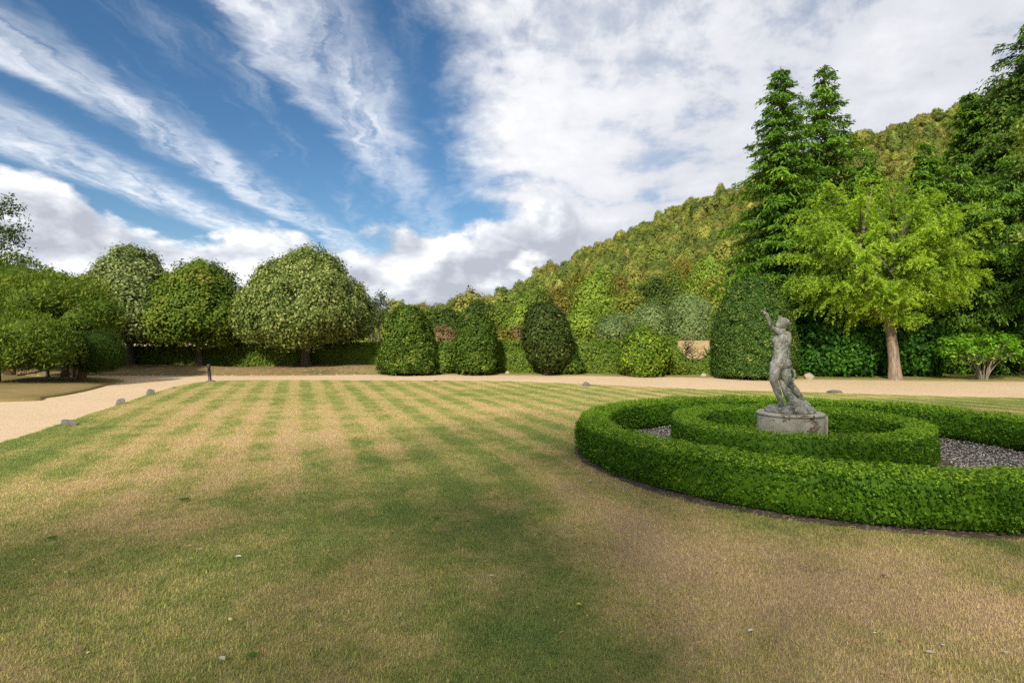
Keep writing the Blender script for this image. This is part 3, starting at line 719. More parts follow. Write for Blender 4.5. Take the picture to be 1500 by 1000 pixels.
m_black, t = mat_new('black_iron')
co = t.n('ShaderNodeTexCoord').outputs['Object']
t.n('ShaderNodeOutputMaterial', {0: t.n('ShaderNodeBsdfPrincipled', {'Base Color': t.ramp(t.noise(co, 20, 4), [(.3, (.012, .012, .013)), (.7, (.035, .034, .032))]), 'Roughness': .45})})
def bollard(label, u, D, zg, h, lean):
    r0 = thing('bollard', label, 'bollard', (px(u, D), D, zg), 'bollards beside the drive'); r0.rotation_euler = (0, R(lean), 0)
    revolve('post', [(.001, -.05), (.075, -.05), (.075, .05), (.055, .07), (.05, h - .16), (.062, h - .15), (.062, h - .12), (.05, h - .11)], m_black, r0, 20)
    revolve('cap', [(.05, h - .11), (.066, h - .09), (.066, h - .05), (.045, h - .01), (.001, h)], m_black, r0, 20)
    return r0
bl = bollard('slightly tilted black bollard on the lawn corner by the drive', 308, 21.2, 0, .66, -6)
revolve('base_stone', [(.001, .06), (.1, .06), (.17, .03), (.2, -.02)], M_rock, bl, 14, .1, 3)
bollard('black bollard in the shade under the left yew', 70, 21.8, .14, .44, 0)

# ------------------------------------------------------------------ left yew group on the island
def blob_tree(name, label, loc, blobs, leaf, bark, trunks, n_per_m2, L, Wd, seed, up=.5, scatter=.55, crad=.16, per=14, lump=.12, tint=.5, sd=.2, heads=0):
    """crown of several rounded clipped masses"""
    r = rng_of(seed); root = thing(name, label, 'tree', loc); Ps = []; cv = []
    if heads:
        extra = []
        for (cx, cy, cz, rx, ry, rz_) in blobs:
            for q_ in range(heads):
                dr = rand_dirs(r, 1)[0]; dr[2] = abs(dr[2]) * .9 - .15; sc_ = r.uniform(.30, .48); extra.append((cx + dr[0] * rx * .82, cy + dr[1] * ry * .82, cz + dr[2] * rz_ * .82, rx * sc_, ry * sc_, rz_ * sc_))
        blobs = list(blobs) + extra
    cf = []; off = 0
    for k, (cx, cy, cz, rx, ry, rz_) in enumerate(blobs):
        area = 4 * math.pi * ((rx * ry) ** 1.6 / 3 + (rx * rz_) ** 1.6 / 3 + (ry * rz_) ** 1.6 / 3) ** (1 / 1.6)
        n = int(area * n_per_m2 / per); dr = rand_dirs(r, n); P = dr * np.array([rx, ry, rz_]); Nn = unit(dr / np.array([rx, ry, rz_]))
        P = P + Nn * (wav(P + k * 7, 2.6, seed + k) * lump + wav(P + k * 3, 7, seed + k, 2) * lump * .6 - .18 * r.random(n) ** 2)[:, None]
        P[:, 2] = np.maximum(P[:, 2], -rz_ * .8)
        P = P + np.array([cx, cy, cz])
        Ps.append(clumps(r, P, Nn, per, crad, L, Wd, up=up, scatter=scatter, tint_mu=tint + (.10, -.06, -.12, .12, -.08)[k % 5], tint_sd=sd, flat=.6))
        bmx = bmesh.new(); bmesh.ops.create_icosphere(bmx, subdivisions=3, radius=.86)
        cv.append(np.array([v.co[:] for v in bmx.verts]) * np.array([rx, ry, rz_]) + np.array([cx, cy, cz])); cf.append(np.array([[v.index for v in f.verts] for f in bmx.faces]) + off); off += len(bmx.verts); bmx.free()
    A = [np.concatenate(a) for a in zip(*Ps)]
    T = unit(A[1] * .8 + rand_dirs(r, len(A[0])) * .5 + np.array([0, 0, .5]))     # shoots point outward and up
    nm = unit(A[1] * .5 + rand_dirs(r, len(A[0])) * .8 + np.array([0, 0, .3]))
    me = leaf_mesh('crown', A[0], nm, T, A[3], A[4], A[5], leaf, (np.concatenate(cv), np.concatenate(cf)))
    link('crown', me, root); link('trunk', sweep(trunks, bark, 'trunk', 9), root)
    return root
def tr(pts, rad): return (np.array(pts, float), np.array(rad, float))
D = 22.0; x0 = px(95, D)
blob_tree('cypress_tree', 'broad feathery light green domed conifer at the left edge', (x0, D, .12),
          [(-.95, .2, 2.55, 2.25, 1.9, 1.35), (1.0, -.1, 2.15, .95, 1.0, .95), (-2.6, .3, 2.2, 1.6, 1.6, 1.5), (-.1, -.6, 1.65, 1.1, .9, .9), (.35, .0, 1.25, .95, .9, .7)],
          L_feather, B_red, [tr([(0, 0, -.1), (.02, 0, .3), (-.05, 0, .8), (-.3, 0, 1.6)], [.16, .12, .11, .08]), tr([(.28, .1, -.1), (.3, .1, .35), (.5, .05, 1.0)], [.06, .05, .04])],
          220, .165, .05, 61, lump=.12, heads=7)
D = 20.6; x0 = px(119, D)
blob_tree('yew_tree', 'small dark clipped yew ball leaning over the drive at left', (x0, D, .10),
          [(.62, 0, 1.02, .78, .8, .78), (.05, .1, 1.0, .7, .7, .6)], L_yew, B_red,
          [tr([(0, 0, -.1), (.02, 0, .15), (.08, 0, .45), (.35, 0, .9)], [.20, .15, .13, .08]), tr([(.05, .05, .1), (-.15, .1, .5), (-.2, .1, .9)], [.08, .07, .05])],
          1500, .07, .028, 62, crad=.09, lump=.05, tint=.45)
D = 19.0; x0 = px(-4, D)
blob_tree('cypress_tree', 'soft bright green conifer bush in front of the left domes', (x0, D, .12),
          [(.9, 0, 1.45, 1.15, 1.0, .75), (.05, .2, 1.6, 1.3, 1.1, .85), (1.5, .1, 1.15, .95, .8, .65), (.45, -.3, .95, 1.0, .8, .55)], L_feather, B_red,
          [tr([(0, 0, -.1), (.02, 0, .3), (.1, 0, 1.2)], [.11, .08, .06])], 360, .14, .041, 63, lump=.12, tint=.45, heads=6)
D = 25.0; x0 = px(15, D)
blob_tree('cypress_tree', 'tallest dark olive conifer dome behind the left group', (x0, D, .1),
          [(0, 0, 3.2, 2.1, 2.0, 1.7), (-2.2, .2, 2.8, 2.0, 1.8, 1.7), (1.6, 0, 2.4, 1.4, 1.5, 1.5)], L_feather, B_red,
          [tr([(0, 0, -.1), (0, 0, 1.0), (.1, 0, 2.5)], [.2, .16, .1])], 190, .17, .052, 64, lump=.16, tint=.36, heads=6)

# tall sparse tree at the left edge
def sparse_tree(name, label, loc, H, seed, nl, leafL, n_twig, spread, z0, leaf=L_sparse, stem_r=.12):
    r = rng_of(seed); root = thing(name, label, 'tree', loc); paths = []; P = []; 
    s = np.linspace(0, 1, 10); tp = np.stack([.15 * np.sin(s * 4 + seed), .1 * np.cos(s * 3), H * s], 1); paths.append((tp, stem_r * (1 - .85 * s)))
    for k in range(n_twig):
        h = r.uniform(z0, 1.0) * H; st = np.array([np.interp(h / H, s, tp[:, i]) for i in range(3)]); a = k * 2.4 + r.normal(0, .3)
        L = spread * (1.15 - .75 * h / H) * r.uniform(.6, 1.1); e = st + np.array([math.cos(a) * L, math.sin(a) * L, L * r.uniform(.2, .7)])
        pp = bez(st, (st + e) / 2 + np.array([0, 0, .12 * L]), e, 7); paths.append((pp, np.linspace(.03, .006, 7)))
        for j in range(4):
            f = r.uniform(.35, 1); b0 = pp[int(f * 6)]; d2 = rand_dirs(r, 1)[0] * .45 * spread * .5 + np.array([0, 0, .1]); q2 = bez(b0, b0 + d2 * .5, b0 + d2, 4); paths.append((q2, np.linspace(.010, .004, 4)))
            m_ = max(3, nl // (n_twig * 5)); P.append(q2[r.integers(1, 4, m_)] + r.normal(size=(m_, 3)) * .13)
        m_ = nl // (n_twig * 5); P.append(pp[r.integers(3, 7, m_)] + r.normal(size=(m_, 3)) * .13)
    P = np.concatenate(P); n = len(P)
    nm = unit(rand_dirs(r, n) + np.array([0, -.2, .5])); T = rand_dirs(r, n)
    link('crown', leaf_mesh('crown', P, nm, T, leafL * r.uniform(.7, 1.3, n), leafL * .5 * r.uniform(.8, 1.2, n), np.clip(r.normal(.5, .22, n), 0, 1), leaf), root)
    link('trunk', sweep(paths, B_grey, 'trunk', 5), root)
    return root
sparse_tree('ash_tree', 'tall thin-leaved tree rising behind the left conifers', (px(-22, 27), 27, 0), 8.5, 71, 5200, .15, 34, 2.9, .42)
sparse_tree('young_tree', 'thin sparse tree between the big pale lime and the hollies', (px(558, 36), 36, 0), 4.35, 72, 900, .14, 14, .8, .45)
sparse_tree('young_tree', 'second thin dark-twigged tree just right of the big pale lime', (px(547, 38), 38, 0), 3.7, 73, 700, .14, 12, .8, .4)

# ------------------------------------------------------------------ pleached limes in the left hedge
D = 29.2
tree('lime_tree', 'conical silver-leaved lime tree, leftmost of the three behind the hedge', 'tree', (px(190, D), D, .2),
     [(1.22, 1.5), (1.35, 2.0), (1.8, 2.5), (2.5, 2.65), (3.3, 2.45), (4.0, 2.05), (4.7, 1.5), (5.3, .95), (5.8, .5), (6.15, .05)], 900, 56, .17, .125, .088, L_lime, B_grey,
     simple_trunk(3.5, .2, .1, seed=1, limbs=6, spread=1.6, limb_from=.3), 81, (.20, 2.2), inward=.14, core=.74, xs=1.14, tint_mu=.48, tint_sd=.18, scatter=.8, clump_tint=.12, up=.35, group='trees rising from the left hedge')
D = 28.8
tree('hornbeam_tree', 'olive green tree turning rusty on its left, middle of three', 'tree', (px(292, D), D, .2),
     [(1.22, 1.1), (1.35, 1.75), (1.75, 2.25), (2.3, 2.42), (3.0, 2.25), (3.8, 1.85), (4.4, 1.3), (4.95, .7), (5.35, .05)], 560, 72, .22, .14, .095, L_beech, B_grey,
     simple_trunk(3.2, .17, .08, seed=2, limbs=6, spread=1.5, limb_from=.3), 82, (.30, 2.2), inward=.2, core=.7, tint_mu=.5, tint_sd=.15, scatter=.6, clump_tint=.15, up=.4, group='trees rising from the left hedge')
D = 28.4
tree('lime_tree', 'broad rounded pale lime tree, biggest of the three by the hedge', 'tree', (px(449, D), D, .2),
     [(1.22, 1.6), (1.35, 2.4), (1.8, 3.1), (2.5, 3.3), (3.3, 3.1), (4.1, 2.6), (4.8, 1.9), (5.3, 1.2), (5.65, .65), (5.9, .05)], 1050, 60, .19, .125, .088, L_lime3, B_grey,
     simple_trunk(3.6, .24, .12, seed=3, limbs=8, spread=2.0, limb_from=.28), 83, (.26, 2.0), inward=.16, core=.74, xs=.94, tint_mu=.48, tint_sd=.18, scatter=.8, clump_tint=.14, up=.35, group='trees rising from the left hedge')

# ------------------------------------------------------------------ hedges
def hedge_run(name, label, p0, p1, width, zb, top0, top1, n, leaf, seed, L=.09, rough=.06, round_top=.12, group=None):
    r = rng_of(seed); p0 = np.array(p0, float); p1 = np.array(p1, float); ln = np.linalg.norm(p1 - p0); dx = (p1 - p0) / ln; nx = np.array([dx[1], -dx[0]])
    root = thing(name, label, 'hedge', (p0[0], p0[1], zb), group)
    K = n // 6; u = r.random(K); hm = (top0 + top1) / 2 - zb
    wsum = 2 * hm + width; side = r.choice(5, K, p=[hm * .98 / wsum, hm * .98 / wsum, width * .98 / wsum, .01, .01])
    s = u * ln; H = (top0 + (top1 - top0) * u) - zb; a = r.random(K); P = np.zeros((K, 3)); N2 = np.zeros((K, 3))
    for k in range(5):
        m = side == k
        if k < 2:
            sg = 1 if k == 0 else -1; P[m, :2] = dx * s[m, None] + nx * sg * width / 2; P[m, 2] = a[m] * H[m]; N2[m, :2] = nx * sg
        elif k == 2: P[m, :2] = dx * s[m, None] + nx * ((a[m] - .5) * width)[:, None]; P[m, 2] = H[m]; N2[m, 2] = 1
        else:
            e = 0 if k == 3 else ln; P[m, :2] = dx * e + nx * ((a[m] - .5) * width)[:, None]; P[m, 2] = u[m] * H[m].mean(); N2[m, :2] = -dx if k == 3 else dx
    P = P + N2 * (wav(P, 2.2, seed) * rough + wav(P, .7, seed + 3) * rough - .08 * r.random(K) ** 2)[:, None]
    A = clumps(r, P, N2, 6, .05, L, L * .6, up=.3, scatter=.7, tint_mu=.45, tint_sd=.2, clump_tint=.1)
    b = bmesh.new(); q = .88
    G = []
    for s_ in np.linspace(0, 1, 24):
        h = (top0 + (top1 - top0) * s_ - zb) - .09; c = dx * ln * s_; w = width / 2 * .82
        G.append([(*(c + nx * w), .02), (*(c + nx * w), h), (*(c - nx * w), h), (*(c - nx * w), .02)])
    b.free()
    link('foliage', leaf_mesh('foliage', *A, leaf, grid_core(np.array(G), False)), root)
    paths = []
    for s_ in np.arange(.3, ln, .8):
        c = dx * s_ + nx * r.uniform(-.15, .15); paths.append(([(*c, -.1), (*(c + r.normal(0, .03, 2)), .3), (*(c + r.normal(0, .1, 2)), hm * .7)], [.035, .028, .012]))
    st = link('stems', sweep(paths, B_grey, 'stems', 5), root); st['kind'] = 'stuff'
    return root
hedge_run('field_hedge', 'long clipped dark hedge on the bank beneath the three trees', (-27, 30.4), (px(558, 29.2), 29.2), 1.1, .18, 1.05, 1.36, 38000, L_hedge, 91, .10)
hedge_run('field_hedge', 'mid-height clipped hedge running behind the dark hollies', (px(628, 27.6), 27.6), (px(906, 26.6), 26.6), 1.0, 0, 1.36, 1.52, 34000, L_hedge, 92, .10, .07)
hedge_run('field_hedge', 'short taller hedge end behind the loose yellow-green bush', (px(945, 27.2), 27.2), (px(990, 27.0), 27.0), .9, 0, 1.62, 1.58, 7000, L_hedge, 93, .10, .08)
hedge_run('field_hedge', 'low scruffy hedge in the gap left of the big dome', (px(984, 26.0), 26.0), (px(1052, 25.6), 25.6), .7, 0, .58, .52, 6000, L_hedge, 94, .10, .10)

L_straw = leaf_mat('dry_twig_leaves', [(0, (.10, .09, .03)), (.5, (.17, .15, .06)), (1, (.26, .20, .10))], .6, .25, 1, .2)
sparse_tree('twiggy_shrub', 'thin twiggy shoots before the dry field gap', (px(1000, 27.4), 27.4, 0), 1.35, 74, 330, .07, 13, .9, .2, L_straw, .03)
sparse_tree('twiggy_shrub', 'dry twiggy shoots beside the box dome in the field gap', (px(1032, 28), 28, 0), 1.15, 75, 220, .07, 9, .8, .2, L_straw, .03)
sparse_tree('twiggy_shrub', 'low straggling shoots on the field edge behind the gap', (px(1014, 30), 30, 0), 1.0, 76, 260, .07, 10, 1.0, .2, L_straw, .03)

# ------------------------------------------------------------------ clipped hollies and the box dome
def topiary(name, label, u, D, H, rmax, leaf, seed, n_cl=900, per=18, bottom=.72, belly=.3, power=2.2, L=.12, lump=.09, crad=.085, trunk_r=.1, z0=.12, tint=.46, sd=.2, inward=.14, group='clipped evergreens along the drive'):
    root = tree(name, label, 'shrub', (px(u, D), D, 0), dome_prof(z0, H, rmax, belly, power, bottom), n_cl, per, crad, L, L * .6, leaf, B_grey,
                simple_trunk(H * .6, trunk_r, trunk_r * .5, seed=seed), seed, (lump, 2.2), inward=inward, core=.82, crown_name='foliage', tint_mu=tint, tint_sd=sd, scatter=.65, up=.25, clump_tint=.12, group=group)
    return root
topiary('holly_bush', 'largest dome-clipped dark holly, leftmost of the row', 598, 26.0, 3.1, 1.30, L_holly, 101, 1050, bottom=1.0, belly=.16, power=1.75, lump=.13)
topiary('holly_bush', 'second dark clipped holly from the left, rounded and squat', 698, 25.9, 2.5, .98, L_holly, 102, 760, bottom=.88, belly=.3, power=2.2, tint=.40, lump=.13)
topiary('holly_bush', 'dark upright holly with bare stem showing at its foot', 801, 25.6, 3.05, 1.08, L_hollyd, 103, 720, bottom=.55, belly=.36, power=2.1, lump=.17, crad=.12, z0=.42, trunk_r=.14, tint=.42, sd=.22)
topiary('laurel_bush', 'loose yellow-green laurel bush right of the dark hollies', 940, 25.0, 2.15, 1.05, L_bush, 104, 620, bottom=.75, belly=.3, power=1.7, lump=.16, crad=.13, L=.13, tint=.50, z0=.1)
topiary('laurel_bush', 'straggly low side shoots right of the yellow-green bush', 985, 25.6, 1.25, .65, L_hedge, 105, 160, per=16, bottom=.8, belly=.3, power=1.8, lump=.18, crad=.16, L=.09, tint=.5)
topiary('holly_bush', 'low leafy holly sucker growth beside the bare-stemmed holly', 834, 25.9, .85, .6, L_holly, 106, 160, bottom=.9, belly=.3, power=1.7, lump=.15, crad=.12, tint=.5)
topiary('holly_bush', 'low greener growth between the first two clipped hollies', 648, 26.4, 1.25, .75, L_hedge, 107, 260, bottom=.9, belly=.3, power=1.8, lump=.15, crad=.12, tint=.46)
topiary('box_dome', 'huge smooth clipped box dome behind the statue', 1104, 23.6, 4.15, 1.62, L_dome, 108, 3000, 16, bottom=.96, belly=.2, power=1.95, L=.075, lump=.04, crad=.07, tint=.46, sd=.24, inward=.03)

# ------------------------------------------------------------------ conifers, larch and the dark wood edge on the right
def cedar(name, label, loc, H, prof, nbr, seed, leaf, L=.30, droop=.35, group=None, fr=150, z_start=.03, lead=0.0, top_p=.66):
    """tiered sprays on radiating branches with nodding tips"""
    r = rng_of(seed); root = thing(name, label, 'tree', loc, group); paths = []
    s = np.linspace(0, 1, 12); tp = np.stack([lead * np.sin(s * 3), .06 * np.sin(s * 5), H * s], 1); paths.append((tp, .28 * (1 - s) ** .8 * H / 14 + .012))
    P = []; T = []; Nn = []; ti = []
    for k in range(nbr):
        f = z_start + (1 - z_start) * (k + r.random()) / nbr; f = 1 - (1 - min(f, 1.0)) ** top_p; z = f * H; st = np.array([np.interp(f, s, tp[:, i]) for i in range(3)]); a = k * 2.39996 + r.normal(0, .25)
        Lb = float(np.interp(f, [p[0] for p in prof], [p[1] for p in prof])) * r.uniform(.55, 1.15); rise = np.interp(f, [0, .5, 1], [-.05, .25, .7]) 
        dh = np.array([math.cos(a), math.sin(a), 0]); e = st + dh * Lb + np.array([0, 0, Lb * (rise - droop * .5)]); mid = st + dh * Lb * .55 + np.array([0, 0, Lb * (rise * .9 + .1)])
        pp = bez(st, mid, e, 7); paths.append((pp, np.linspace(.03 + .02 * Lb * .3, .006, 7)))
        n = int(fr * (.35 + Lb / 3)); u = r.random(n) ** .7; b0 = bez(st, mid, e, 60)[(u * 59).astype(int)]; tang = unit(e - mid)
        side = np.cross(dh, [0, 0, 1.]); sw = r.normal(0, 1, n) * (.10 + .30 * Lb * .28 * (1.15 - u) + .05)
        dz = -np.abs(r.normal(0, 1, n)) * .12 * droop * 2 - np.abs(sw) * .25
        P.append(b0 + side * sw[:, None] + np.array([0, 0, 1]) * dz[:, None] + r.normal(size=(n, 3)) * .05)
        T.append(unit(tang * .7 + side * np.sign(sw)[:, None] * .6 + np.array([0, 0, -droop]) + r.normal(size=(n, 3)) * .3))
        Nn.append(unit(np.array([0, 0, .8]) + dh * .55 + r.normal(size=(n, 3)) * .45))
        ti.append(np.clip(.30 + .28 * u + r.normal(0, .15, n) + r.normal(0, .07), 0, 1))
    P = np.concatenate(P); n = len(P)
    link('crown', leaf_mesh('crown', P, np.concatenate(Nn), np.concatenate(T), L * r.uniform(.6, 1.3, n), L * .30 * r.uniform(.7, 1.3, n), np.concatenate(ti), leaf), root)
    link('trunk', sweep(paths, B_grey, 'trunk', 5), root)
    return root
cedar('conifer_tree', 'left of the two tall pointed conifers, skirted to the ground', (px(1143, 28), 28, 0), hz(98, 28), [(0, 3.3), (.15, 3.3), (.35, 3.0), (.5, 2.55), (.62, 2.05), (.75, 1.55), (.87, 1.0), (.95, .45), (1, .05)], 300, 121, L_cedar, .245, fr=165)
cedar('conifer_tree', 'right of the two tall conifers with thin open spire', (px(1207, 30), 30, 0), hz(95, 30), [(0, 3.4), (.3, 3.3), (.5, 2.9), (.64, 2.2), (.76, 1.45), (.88, .95), (.95, .5), (1, .05)], 270, 122, L_cedar, .245, fr=165)
cedar('conifer_tree', 'bright low conifer skirts spreading left of the box dome', (px(1092, 26.5), 26.5, 0), 5.0, [(0, 1.75), (.3, 1.55), (.6, 1.0), (.9, .4), (1, .1)], 130, 123, L_cedar, .26, fr=170)
cedar('conifer_tree', 'mid-height conifer filling behind the larch crown', (px(1268, 28.5), 28.5, 0), 10.2, [(0, 2.8), (.4, 2.7), (.7, 1.8), (1, .2)], 210, 124, L_cedar, .26, fr=190)

def larch():
    D = 22.6; r = rng_of(131); root = thing('larch_tree', 'bright lime-green larch with leaning bare trunk beside the drive', 'tree', (px(1311, D), D, 0))
    tp = np.array([(0, 0, -.1), (0, 0, .05), (-.03, 0, .6), (-.10, 0, 1.3), (-.20, 0, 2.0), (-.30, .02, 2.35), (-.75, .05, 2.85), (-1.15, .1, 3.4), (-1.45, .1, 4.2), (-1.3, .1, 5.3), (-1.0, .1, 6.6), (-.8, .1, 7.6)])
    trd = np.array([.33, .26, .205, .19, .18, .175, .15, .13, .10, .075, .05, .015])
    paths = [(catmull(tp, 4), np.interp(np.linspace(0, 1, (len(tp) - 1) * 4 + 1), np.linspace(0, 1, len(tp)), trd))]
    second = bez(np.array([-.3, 0, 2.35]), np.array([.5, -.1, 2.7]), np.array([1.0, -.2, 4.6]), 10); paths.append((second, np.linspace(.13, .03, 10)))
    third = bez(np.array([-.5, 0, 2.55]), np.array([-.2, -.3, 4.0]), np.array([.3, -.3, 6.4]), 10); paths.append((third, np.linspace(.11, .02, 10)))
    stems = np.concatenate([tp[5:], second, third])
    P = []; T = []; Nn = []; ti = []
    c0 = np.array([-.75, 0, 5.0]); rad = np.array([3.95, 3.0, 3.3])
    nl = 175
    for k in range(nl):
        dr = rand_dirs(r, 1)[0]; f = r.uniform(.70, 1.0)
        e = c0 + dr * rad * f * (1 + .12 * math.sin(k * 1.7)); 
        if dr[2] < -.3: e[2] = max(e[2], 1.85 + .5 * r.random())
        st = stems[np.argmin(np.linalg.norm(stems - (e * .45 + np.array([-.6, 0, 3.6]) * .55), axis=1) + r.normal(0, .25, len(stems)))]
        ln = np.linalg.norm(e - st); mid = (st + e) / 2 + np.array([0, 0, .16 * ln]); pp = bez(st, mid, e, 8); paths.append((pp, np.linspace(.014 + .007 * ln, .005, 8)))
        tang = unit(e - mid); hdir = unit(np.array([e[0] - st[0], e[1] - st[1], 0.001])); sd = np.cross(hdir, [0, 0, 1.]); bt = r.normal(0, .09)
        ntw = int(9 + 4.5 * ln); fine = bez(st, mid, e, 50)
        for j in range(ntw):
            u = .22 + .78 * (j + r.random()) / ntw; b0 = fine[min(49, int(u * 49))]; sg = 1 if j % 2 else -1; tl = (.75 - .45 * u) * r.uniform(.6, 1.2) + .12
            dv_ = unit(sd * sg * .8 + tang * .65 + np.array([0, 0, -.28]) + r.normal(size=3) * .25); m_ = int(15 + 32 * tl); q_ = r.random(m_)
            P.append(b0 + dv_ * (q_ * tl)[:, None] + np.array([0, 0, -.22]) * (q_ ** 2)[:, None] + r.normal(size=(m_, 3)) * .03)
            T.append(unit(dv_ * .9 + r.normal(size=(m_, 3)) * .55 + np.array([0, 0, .1]))); Nn.append(unit(np.array([0, 0, .6]) + dr * .4 + r.normal(size=(m_, 3)) * .6)); ti.append(np.clip(.38 + bt + .22 * q_ + r.normal(0, .15, m_), 0, 1))
    P = np.concatenate(P); n = len(P)
    link('crown', leaf_mesh('crown', P, np.concatenate(Nn), np.concatenate(T),   .12 * r.uniform(.6, 1.35, n), .037 * r.uniform(.7, 1.3, n), np.concatenate(ti), L_larch), root)
    link('trunk', sweep(paths[:1], B_larch, 'trunk', 14), root); link('branches', sweep(paths[1:], B_grey, 'branches', 5), root)
larch()

# dark evergreens beyond the larch
def evergreen(name, label, u, D, H, rmax, seed, leaf, n_cl=700, per=60, power=1.6, belly=.3, bottom=.8, L=.18, lump=(.6, .9), crad=.30, z0=.5, tint=.55, droop=.5, core=.6):
    return tree(name, label, 'tree', (px(u, D), D, 0), dome_prof(z0, H, rmax, belly, power, bottom), n_cl, per, crad, L, L * .42, leaf, B_grey, simple_trunk(H * .8, .3, .08, seed=seed, limbs=8, spread=rmax * .8), seed, lump, inward=.22, core=core,
                tint_mu=tint, tint_sd=.18, scatter=.6, up=.35, droop=droop, clump_tint=.14, group='dark trees at the right edge')
GR = 'dark trees at the right edge'
cedar('yew_tree', 'dark spreading evergreen directly right of the larch', (px(1402, 26.5), 26.5, 0), 9.6, [(0, 2.6), (.15, 3.1), (.45, 3.0), (.7, 2.2), (.9, 1.1), (1, .2)], 190, 141, L_ever, .20, .5, GR, 190, .12)
cedar('yew_tree', 'dark evergreen at the right edge above the leafy shrub', (px(1498, 25), 25, 0), 9.8, [(0, 2.4), (.15, 3.1), (.45, 3.1), (.7, 2.4), (.9, 1.2), (1, .2)], 190, 142, L_ever, .20, .5, GR, 190, .14)
cedar('yew_tree', 'tallest dark leafy tree at the top right corner', (px(1538, 28), 28, 0), 17.6, [(0, 4.2), (.3, 4.4), (.55, 4.0), (.75, 2.9), (.9, 1.6), (1, .3)], 330, 143, L_tall, .27, .40, GR, 135, .15, top_p=.92)
evergreen('yew_tree', 'dense tall dark tree filling the extreme right edge to the sky', 1522, 29.0, 16.3, 4.0, 147, L_tall, 620, 40, L=.22, core=.72, z0=2.0)
evergreen('yew_tree', 'dense green evergreen filling behind the dark right-hand yews', 1465, 29.5, 11.5, 3.6, 146, L_ever, 620, 52, core=.72)
cedar('conifer_tree', 'dark conifer rising just behind the right side of the larch', (px(1352, 27.5), 27.5, 0), hz(212, 27.5), [(0, 2.4), (.4, 2.1), (.7, 1.4), (1, .1)], 190, 144, L_ever, .30, fr=150, group='dark trees at the right edge')
cedar('conifer_tree', 'dark conifer stepping up towards the tall right-hand tree', (px(1420, 30), 30, 0), hz(135, 30), [(0, 2.8), (.4, 2.6), (.7, 1.7), (1, .2)], 220, 145, L_ever, .34, fr=150, group='dark trees at the right edge')
def pale_maple():
    D = 19.5; r = rng_of(150); root = thing('maple_tree', 'pale grey-green leafy branches reaching in at the right edge', 'tree', (px(1585, D), D, 0), 'dark trees at the right edge')
    paths = simple_trunk(8.5, .2, .05, seed=9, limbs=0); Pc = []; Nc = []
    for k in range(26):
        a = r.uniform(0, 6.28); z = r.uniform(4.6, 10.2); st = np.array([0, 0, z - 1.2]); L = r.uniform(1.4, 2.7) * (1.25 - .06 * z); e = np.array([math.cos(a) * L, math.sin(a) * L, z]); pp = bez(st, (st + e) / 2 + np.array([0, 0, .3]), e, 6); paths.append((pp, np.linspace(.05, .008, 6)))
        for j in range(9): Pc.append(pp[r.integers(3, 6)] + r.normal(size=3) * np.array([.32, .32, .14])); Nc.append(unit(np.array([math.cos(a) * .5, math.sin(a) * .5, .8])))
    A = clumps(r, np.array(Pc), np.array(Nc), 26, .17, .15, .10, up=.4, scatter=.7, tint_mu=.5, tint_sd=.2, flat=.5)
    link('crown', leaf_mesh('crown', *A, L_pale), root); link('trunk', sweep(paths, B_twig, 'trunk', 6), root)
pale_maple()
topiary('laurel_bank', 'dark glossy laurel mass behind the larch trunk, left part', 1215, 25.3, 3.3, 1.9, L_laurel, 151, 900, 18, bottom=.95, belly=.3, power=2.0, L=.17, lump=.25, crad=.17, tint=.42, group='laurels under the trees')
topiary('laurel_bank', 'dark glossy laurel mass right behind the larch trunk', 1310, 25.5, 3.0, 1.7, L_laurel, 152, 700, 18, bottom=.95, belly=.3, power=2.0, L=.17, lump=.25, crad=.17, tint=.44, group='laurels under the trees')
topiary('laurel_bank', 'shaded laurel between the larch trunk and the leafy shrub', 1375, 27.0, 3.0, 2.0, L_ever, 153, 500, 18, bottom=.95, belly=.3, power=2.0, L=.17, lump=.25, crad=.18, tint=.3, group='laurels under the trees')
topiary('laurel_bank', 'darkest laurel behind the leafy shrub at the right edge', 1480, 27.2, 3.4, 2.4, L_ever, 154, 600, 18, bottom=.95, belly=.3, power=2.0, L=.17, lump=.25, crad=.18, tint=.25, group='laurels under the trees')

